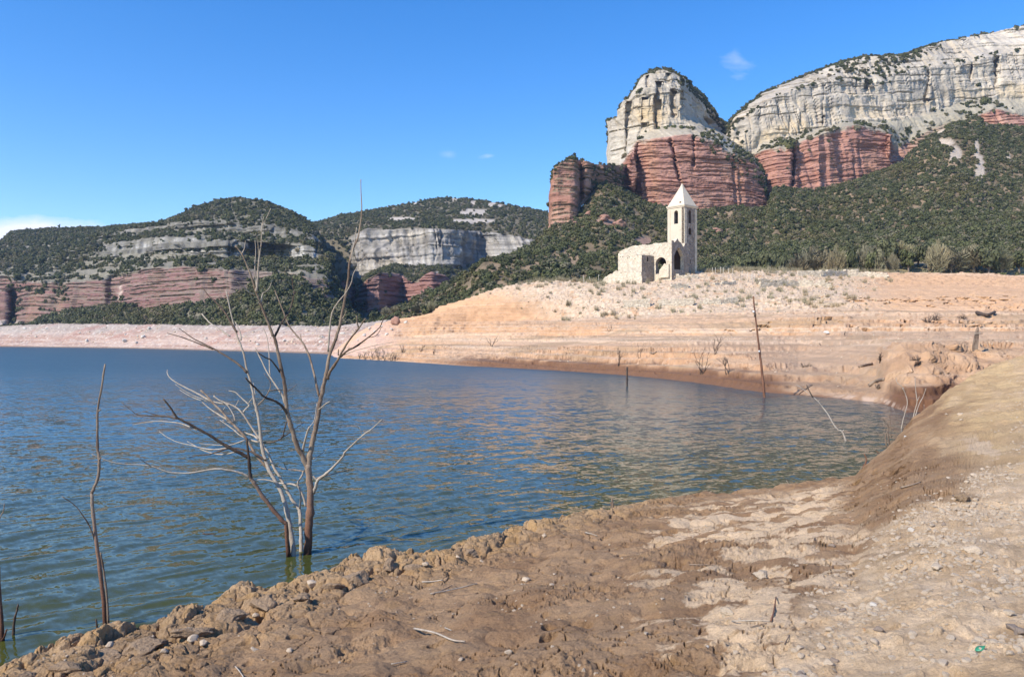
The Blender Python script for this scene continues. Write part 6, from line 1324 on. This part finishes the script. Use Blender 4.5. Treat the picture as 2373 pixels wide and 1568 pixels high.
shr = [(1434, 848, 49, 36, 3, 'forked dead shrub above the wet bank, leftmost of the four tall ones'), (1480, 831, 47, 22, 2, 'slim dead shrub on the bench just right of the short post'), (1625, 867, 63, 40, 3, 'tall dead shrub rooted in the wet brown bank, left of the leaning pole'),
       (1656, 821, 48, 26, 3, 'dead shrub standing higher up on the bench left of the pole'), (1684, 866, 60, 46, 3, 'spreading dead shrub on the wet bank nearest the leaning pole'), (1596, 873, 12, 20, 2, 'small fallen dead shrub on the wet bank'),
       (1425, 733, 28, 20, 5, 'pale bushy dead shrub in the rubble below the church'), (1411, 769, 19, 14, 2, 'tiny dead shrub at the foot of the rubble slope'), (1139, 803, 30, 26, 4, 'dead shrub alone on the terrace left of the church hill'),
       (974, 816, 16, 12, 3, 'small dead shrub on the low shore left of centre'), (930, 816, 20, 26, 3, 'dark leaning dead shrub on the low shore'), (1003, 822, 20, 20, 3, 'dead shrub second along the low shore'),
       (2039, 841, 24, 16, 5, 'dead shrub at the edge of the gravel flat'), (1956, 782, 15, 8, 2, 'tiny dead shrub far out on the pale plain'), (1900, 800, 8, 8, 2, 'very small dead tuft on the pale plain')]
for i, (x_, y_, hp, wp, n_, lb) in enumerate(shr):
    q = SG.p(x_, y_, 44); k = q.y / FD; o = shrub_mesh('dead_shrub', 500 + i, hp * k, wp * k, M_wdark if i not in (6,) else M_wpale, n_, .045 if q.y < 110 else .06); o.location = q; tag(o, lb, 'shrub')
for i, (x_, y_, hp) in enumerate(osort([(893, 837, 42), (878, 834, 38), (862, 833, 34), (905, 838, 26), (845, 833, 24), (915, 836, 20), (832, 832, 18)])):
    q = SG.p(x_, y_, 100); k = q.y / FD; o = shrub_mesh('dead_shrub', 530 + i, hp * k, hp * .8 * k, M_wmid, 6, .05); o.location = q
    tag(o, f'{ORD[i]} from the left in the dead thicket on the spit', 'shrub', 'thicket of dead shrubs at the water edge of the spit')
for i, (x_, y_, hp, wp, lb) in enumerate(((2124, 846, 26, 22, 'dark tangled root ball on the orange lumps above the gully'), (2148, 748, 20, 26, 'dark tangled roots on the terrace bank, leftmost cluster'), (2177, 746, 18, 20, 'dark tangled roots just right of the leftmost cluster'),
       (2229, 738, 12, 18, 'smaller tangle of roots further right on the terrace bank'), (1866, 852, 20, 36, 'pile of roots and driftwood on the bank right of the pole'), (2036, 896, 14, 34, 'heap of driftwood at the mouth of the gully'))):
    q = SG.p(x_, y_, 42); k = q.y / FD; o = shrub_mesh('root_tangle', 560 + i, hp * k, wp * 1.8 * k, M_wdark if i not in (4, 5) else M_wmid, 12, .05, 3); o.location = q; tag(o, lb, 'roots')
def log(p, r_, mat, lb):
    Q = [SG.p(x_, y_, 42) for x_, y_ in p]; V = []; F = []; s = spline([(q.x, q.y, q.z + r_ * .8, r_ * (1 - .3 * i / len(Q))) for i, q in enumerate(Q)], 4)
    tube(V, F, [Vector(v[:3]) for v in s], [v[3] for v in s], 7); o = mesh('log', [v - Q[0] for v in V], F, mat); o.location = Q[0]; tag(o, lb, 'log')
log([(2262, 728), (2278, 733), (2292, 732), (2304, 726)], .3, M_wdark, 'dark log lying on the upper terrace at right')
log([(1989, 853), (2004, 849), (2020, 846)], .11, M_wmid, 'thin driftwood log on the gravel flat')
log([(2012, 897), (2030, 890), (2052, 883)], .13, M_wmid, 'grey driftwood log leaning on the heap at the gully mouth')
log([(1504, 825), (1512, 823), (1520, 822)], .1, M_wmid, 'short driftwood piece on the bench')
# dry grass tufts by the church
tuft_col = bpy.data.collections.new('grass_tufts'); M_straw = leaf_mat('dry_grass', [(0, (.30, .24, .15)), (1, (.40, .33, .22))])
for i in range(3):
    r = random.Random(600 + i); V = []; F = []
    for _ in range(60):
        a_ = r.random() * 6.28; d = r.random() * .5; p = Vector((d * math.cos(a_), d * math.sin(a_), 0)); tp = p + Vector((r.gauss(0, .25), r.gauss(0, .25), .5 + .7 * r.random())); w_ = Vector((.03 * math.cos(a_), .03 * math.sin(a_), 0)); k = len(V); V += [p - w_, p + w_, tp]; F.append((k, k + 1, k + 2))
    o = mesh('grass_tuft', V, F, M_straw, None, False); C.objects.unlink(o); tuft_col.objects.link(o)
X2 = np.broadcast_to(GX[None, :], S2.shape)
wg = np.exp(-(((X2 - 1690) / 55) ** 2)) * ss(16.6, 16.9, S2) * ss(18.5, 18.1, S2) + .35 * np.exp(-(((X2 - 1330) / 60) ** 2)) * ss(16.7, 16.9, S2) * ss(18.3, 18, S2) + .03 * chr_ + .12 * ss(16.8, 17, S2) * ss(18.6, 18.2, S2) * (X2 > 1600) * (X2 < 2100)
pts = stones_on(G, np.clip(wg, 0, 1), 1500, .5, 1.3, 21, 1.2); gn_scatter('dry_grass', pts, tuft_col, 'pale dry grass and weeds on the hilltop beside the church', 'grass')
# ------------------------------------------------------------------ trees that can be told apart
def twig_crown(r, R_, H_, n, zc):
    V = []; F = []
    for _ in range(n):
        u_ = r.random() * 2 - .75; t = r.random() * 6.28; u_ = min(u_, 1); s_ = math.sqrt(max(0, 1 - u_ * u_)); rad = .35 + .65 * r.random() ** .5
        rad *= .72 + .5 * float(vn(s_ * math.cos(t) * 2.2 + R_ * 7, s_ * math.sin(t) * 2.2, u_ * 2.2 + zc, 7))
        p = Vector((s_ * math.cos(t) * R_ * rad, s_ * math.sin(t) * R_ * rad, zc + u_ * H_ * rad)); d = (p - Vector((0, 0, zc - H_ * .9))).normalized(); d = (d + Vector((r.gauss(0, .35), r.gauss(0, .35), r.gauss(0, .3)))).normalized()
        w_ = d.orthogonal().normalized() * (.022 + .02 * r.random()) * R_; L_ = R_ * (.12 + .2 * r.random()); k = len(V); V += [p - d * L_ - w_, p - d * L_ + w_, p + d * L_ + w_ * .3, p + d * L_ - w_ * .3]; F.append((k, k + 1, k + 2, k + 3))
    return V, F
def trunk_limbs(r, R_, zc, H_, n, tr):
    V = []; F = []; tube(V, F, [Vector((0, 0, -.5)), Vector((r.gauss(0, .04), r.gauss(0, .04), zc * .35)), Vector((r.gauss(0, .08), r.gauss(0, .08), zc * .75)), Vector((r.gauss(0, .1), r.gauss(0, .1), zc + H_ * .3))], [tr * 1.2, tr, tr * .7, tr * .3], 6)
    for i in range(n):
        t = i / n * 6.28 + r.random(); e = Vector((math.cos(t) * R_ * .7, math.sin(t) * R_ * .7, zc + (r.random() - .1) * H_ * .7)); b0 = Vector((0, 0, zc * (.35 + .3 * r.random()))); m_ = (b0 + e) / 2 + Vector((0, 0, -.1 * R_)); tube(V, F, [b0, m_, e], [tr * .5, tr * .35, tr * .12], 5)
    return V, F
protos = {}
def proto(kind, i):
    if (kind, i) in protos: return protos[(kind, i)]
    r = random.Random(700 + i * 13 + len(kind))
    if kind == 'bare': cv_, tv = twig_crown(r, 1, .95, 1100, 1.1), trunk_limbs(r, 1, 1.1, .95, 9, .07); cm, tm = M_leaf_dry, M_wpale
    elif kind == 'oak': cv_, tv = blobs_crown(r, 1.0, 1.6, 8, 60, .12, .85, .25), trunk_limbs(r, 1, 1.0, .7, 5, .09); cm, tm = M_leaf, M_bark_far
    elif kind == 'olive': cv_, tv = blobs_crown(r, 1.0, 1.6, 7, 60, .11, .85, .3), trunk_limbs(r, 1, 1.0, .7, 5, .08); cm, tm = M_leaf_ol, M_bark_far
    elif kind == 'pine': cv_, tv = blobs_crown(r, .8, 1.7, 8, 50, .12, .8, .5), trunk_limbs(r, .8, 1.3, .8, 4, .08); cm, tm = M_leaf, M_bark_far
    else: cv_, tv = blobs_crown(r, 1.0, 1.1, 7, 55, .13, .8, -.25), trunk_limbs(r, 1, .4, .4, 4, .07); cm, tm = (M_leaf, M_bark_far)
    a_ = bpy.data.meshes.new('crown'); a_.from_pydata([tuple(v) for v in cv_[0]], [], cv_[1]); a_.materials.append(cm)
    b_ = bpy.data.meshes.new('trunk'); b_.from_pydata([tuple(v) for v in tv[0]], [], tv[1]); b_.materials.append(tm)
    protos[(kind, i)] = (a_, b_); return protos[(kind, i)]
def tree(name, loc, w_, h_, kind, i, label, cat, group=None, parts=True, nomH=1.9):
    cm_, tm_ = proto(kind, i % 3)
    root = empty(name, loc, (i * 2.4) % 6.28); root.scale = (w_ / 2, w_ / 2, h_ / nomH); tag(root, label, cat, group)
    c_ = bpy.data.objects.new('crown', cm_); link(c_, root)
    if parts: t_ = bpy.data.objects.new('trunk', tm_); link(t_, root)
    return root
def J(cx_, cy_): return ((1900 + cx_ / 3.595) * .9266, (330 + cy_ / 3.595) * .9266)
tl = [(60, 1130, 1245, 70, 'olive'), (180, 1100, 1245, 60, 'olive'), (330, 1120, 1245, 60, 'bare'), (470, 1070, 1245, 110, 'bare'), (610, 1090, 1235, 50, 'oak'), (690, 1060, 1230, 60, 'bare'), (770, 1090, 1235, 75, 'oak'), (940, 1060, 1240, 100, 'bare'), (1080, 1080, 1215, 50, 'oak'),
      (1150, 1000, 1200, 80, 'olive'), (1190, 1110, 1255, 36, 'bare'), (1270, 1010, 1200, 80, 'bare'), (1335, 1090, 1210, 60, 'oak'), (1420, 1050, 1210, 70, 'oak'), (1510, 1000, 1205, 80, 'olive'), (1600, 1010, 1205, 70, 'bare'), (1720, 1080, 1235, 90, 'bare'), (1800, 1070, 1225, 80, 'olive'),
      (1920, 1040, 1220, 110, 'bare'), (2060, 1050, 1225, 90, 'olive'), (2170, 1060, 1160, 60, 'bare'), (2250, 1080, 1170, 70, 'oak'), (2325, 1095, 1230, 75, 'oak'), (-90, 1140, 1250, 60, 'olive'), (-200, 1160, 1255, 55, 'oak'), (850, 1100, 1225, 50, 'oak'), (1000, 1090, 1215, 45, 'oak'), (1660, 1060, 1210, 50, 'oak'), (2120, 1090, 1200, 50, 'oak')]
cnt = {}
adj = {'bare': 'pale bare winter tree', 'oak': 'dark evergreen oak', 'olive': 'olive green tree'}
for i, (cx_, tp_, bt_, hw, kd) in enumerate(osort(tl)):
    X_, yb = J(cx_, bt_); yt = J(cx_, tp_)[1]; Yd = 234 + (i * 7 % 12); k = Yd / FD; zb_ = SH.zat((X_ - CX) / FD * Yd, Yd); cnt[kd] = cnt.get(kd, 0) + 1
    zt_ = float(z_of(yt, Yd)); hgt = max(zt_ - zb_, 2.0) * (1.02 if kd == 'bare' else 1.18)
    tree('tree', Vector(((X_ - CX) / FD * Yd, Yd, zb_)), hw * (3.1 if kd == 'bare' else 2.7) / 3.595 * .9266 * k, hgt, kd, i, f'{ORD[cnt[kd] - 1]} {adj[kd]} from the left in the row behind the church hill', 'tree', 'trees in the row behind the church hill', True, 2.05 if kd == 'bare' else 1.85)
for i, (cx_, tp_, bt_, hw) in enumerate(osort([(1490, 1190, 1245, 45), (1600, 1190, 1250, 50), (1760, 1225, 1272, 50), (1980, 1235, 1280, 45), (2160, 1230, 1282, 50), (2340, 1235, 1288, 45), (2090, 1240, 1282, 40), (1060, 1195, 1245, 30), (1860, 1225, 1275, 35)])):
    X_, yb = J(cx_, bt_); Yd = 229 + i % 3; k = Yd / FD; zb_ = SH.zat((X_ - CX) / FD * Yd, Yd) if Yd > 228 else 0
    zt_ = float(z_of(J(cx_, tp_)[1], Yd)); tree('bush', Vector(((X_ - CX) / FD * Yd, Yd, zb_)), hw * 2.2 / 3.595 * .9266 * k, max((zt_ - zb_), 1.5) * 1.1, 'bush', i, f'{ORD[i]} low dark bush from the left before the tree row', 'bush', 'low bushes before the tree row', True, 1.25)
def Kc(cx_, cy_): return ((850 + cx_ / 3.955) * .9266, (700 + cy_ / 3.955) * .9266)
for i, (cx_, tp_, hw, kd) in enumerate(osort([(320, 285, 60, 'olive'), (440, 275, 55, 'bare'), (535, 262, 50, 'bare'), (625, 255, 50, 'olive'), (730, 258, 50, 'bare'), (815, 235, 50, 'oak'), (912, 218, 56, 'bare'), (990, 200, 45, 'oak')])):
    X_, yt = Kc(cx_, tp_); q = SH.p(X_, Kc(cx_, 352 - (cx_ - 300) * .02)[1] - 3, 215); k = q.y / FD; h_ = max(float(z_of(yt, q.y)) - q.z, 2.2)
    tree('tree', q, hw * 2 / 3.955 * .9266 * k, h_, kd, i, f'{ORD[i]} small tree from the left, at the left forest foot', 'tree', 'small trees at the left foot of the forest slope', True, 2.0)
for i, (X_, yt, yb, hw, lb) in enumerate(((450, 472, 492, 5, 'tallest small conifer on the skyline of the left hill'), (434, 480, 497, 5, 'conifer on the skyline just left of the tallest one'), (373, 506, 522, 6, 'lone conifer on the left skyline above the grey ledges'), (403, 506, 514, 5, 'small conifer midway up the left skyline'), (342, 516, 527, 6, 'bushy conifer on the low left skyline'), (140, 519, 533, 3.5, 'pointed little conifer on the far left skyline'))):
    q = SL.top(X_) + Vector((0, -2, -1)); k = q.y / FD; h_ = max(float(z_of(yt, q.y)) - q.z, 3); tree('conifer', q, hw * 2.4 * k, h_, 'pine', i, lb, 'tree', 'conifers on the left skyline', False, 2.2)
q = SC_.top(1331); tree('pine_tree', q, 2.6, 3.4, 'pine', 1, 'little umbrella shaped pine on top of the red tower rock', 'tree', None, True, 2.2)
def cliff_bush(L_, surf, phr, grp, ym=0):
    for i, (X_, y_, w_) in enumerate(osort(L_)):
        q = surf.p(X_, y_ + w_ * .3, ym); k = q.y / FD; tree('cliff_shrub', q + Vector((0, .3, -.3 * w_ * k)), w_ * k * 1.1, w_ * k * .95, 'bush', i, f'{ORD[i]} dark shrub from the left {phr}', 'shrub', grp, False, 1.25)
cliff_bush([(1543, 292, 16), (1561, 290, 16), (1579, 292, 16), (1495, 303, 8), (1482, 205, 20)], SB, 'on the butte ledges', 'shrubs on the ledges of the butte')
cliff_bush([(1520, 160, 12), (1508, 166, 12), (1540, 158, 13), (1555, 164, 14), (1594, 187, 12), (1609, 198, 12), (1630, 222, 14), (1648, 250, 15)], SB, 'on the butte summit', 'shrubs along the summit of the butte')
cliff_bush([(1759, 222, 13), (1828, 185, 12), (1857, 168, 15), (1878, 159, 13), (1900, 152, 15), (1935, 138, 16), (2120, 112, 18), (2160, 100, 16), (2196, 90, 11), (2209, 87, 11), (2233, 83, 13), (2259, 80, 13), (2281, 73, 18), (2349, 60, 18), (2371, 57, 14)], SR, 'on the right cliff rim', 'shrubs along the rim of the right cliff')
cliff_bush([(1729, 302, 9), (1918, 325, 11), (1861, 349, 8), (1874, 346, 9), (1923, 365, 8), (1822, 387, 7), (2157, 282, 19), (2142, 282, 11), (2128, 304, 9), (2114, 327, 13), (2090, 320, 14), (2045, 290, 26), (1830, 325, 36), (1872, 316, 22), (1890, 308, 18), (1985, 290, 20)], SR, 'between grey and red right cliffs', 'shrubs on the ledge of the right cliff')
cliff_bush([(2284, 228, 30), (2302, 252, 17), (2263, 193, 15), (2320, 240, 14), (2335, 262, 12)], SR, 'around the upper right outcrop', 'shrubs at the upper right outcrop')
# ------------------------------------------------------------------ thin blue air over the far mountains
if True:
    bm = bmesh.new(); bmesh.ops.create_cube(bm, size=1.0)
    for v in bm.verts: v.co = Vector((v.co.x * 5200, v.co.y * 2600 + 900, (v.co.z + .5) * 262 - 6))
    me = bpy.data.meshes.new('haze'); bm.to_mesh(me); bm.free(); M = MT('haze'); M.t.nodes.remove(M.b); pv = M.n('ShaderNodeVolumePrincipled'); pv.inputs['Density'].default_value = HAZE; pv.inputs['Color'].default_value = (.52, .72, 1, 1); pv.inputs['Anisotropy'].default_value = .3
    M.l(pv.outputs[0], M.t.nodes['Material Output'].inputs['Volume']); me.materials.append(M.m)
    o = bpy.data.objects.new('haze', me); C.objects.link(o); tag(o, kind='stuff', label='thin bluish air veiling the distant mountains', cat='haze')
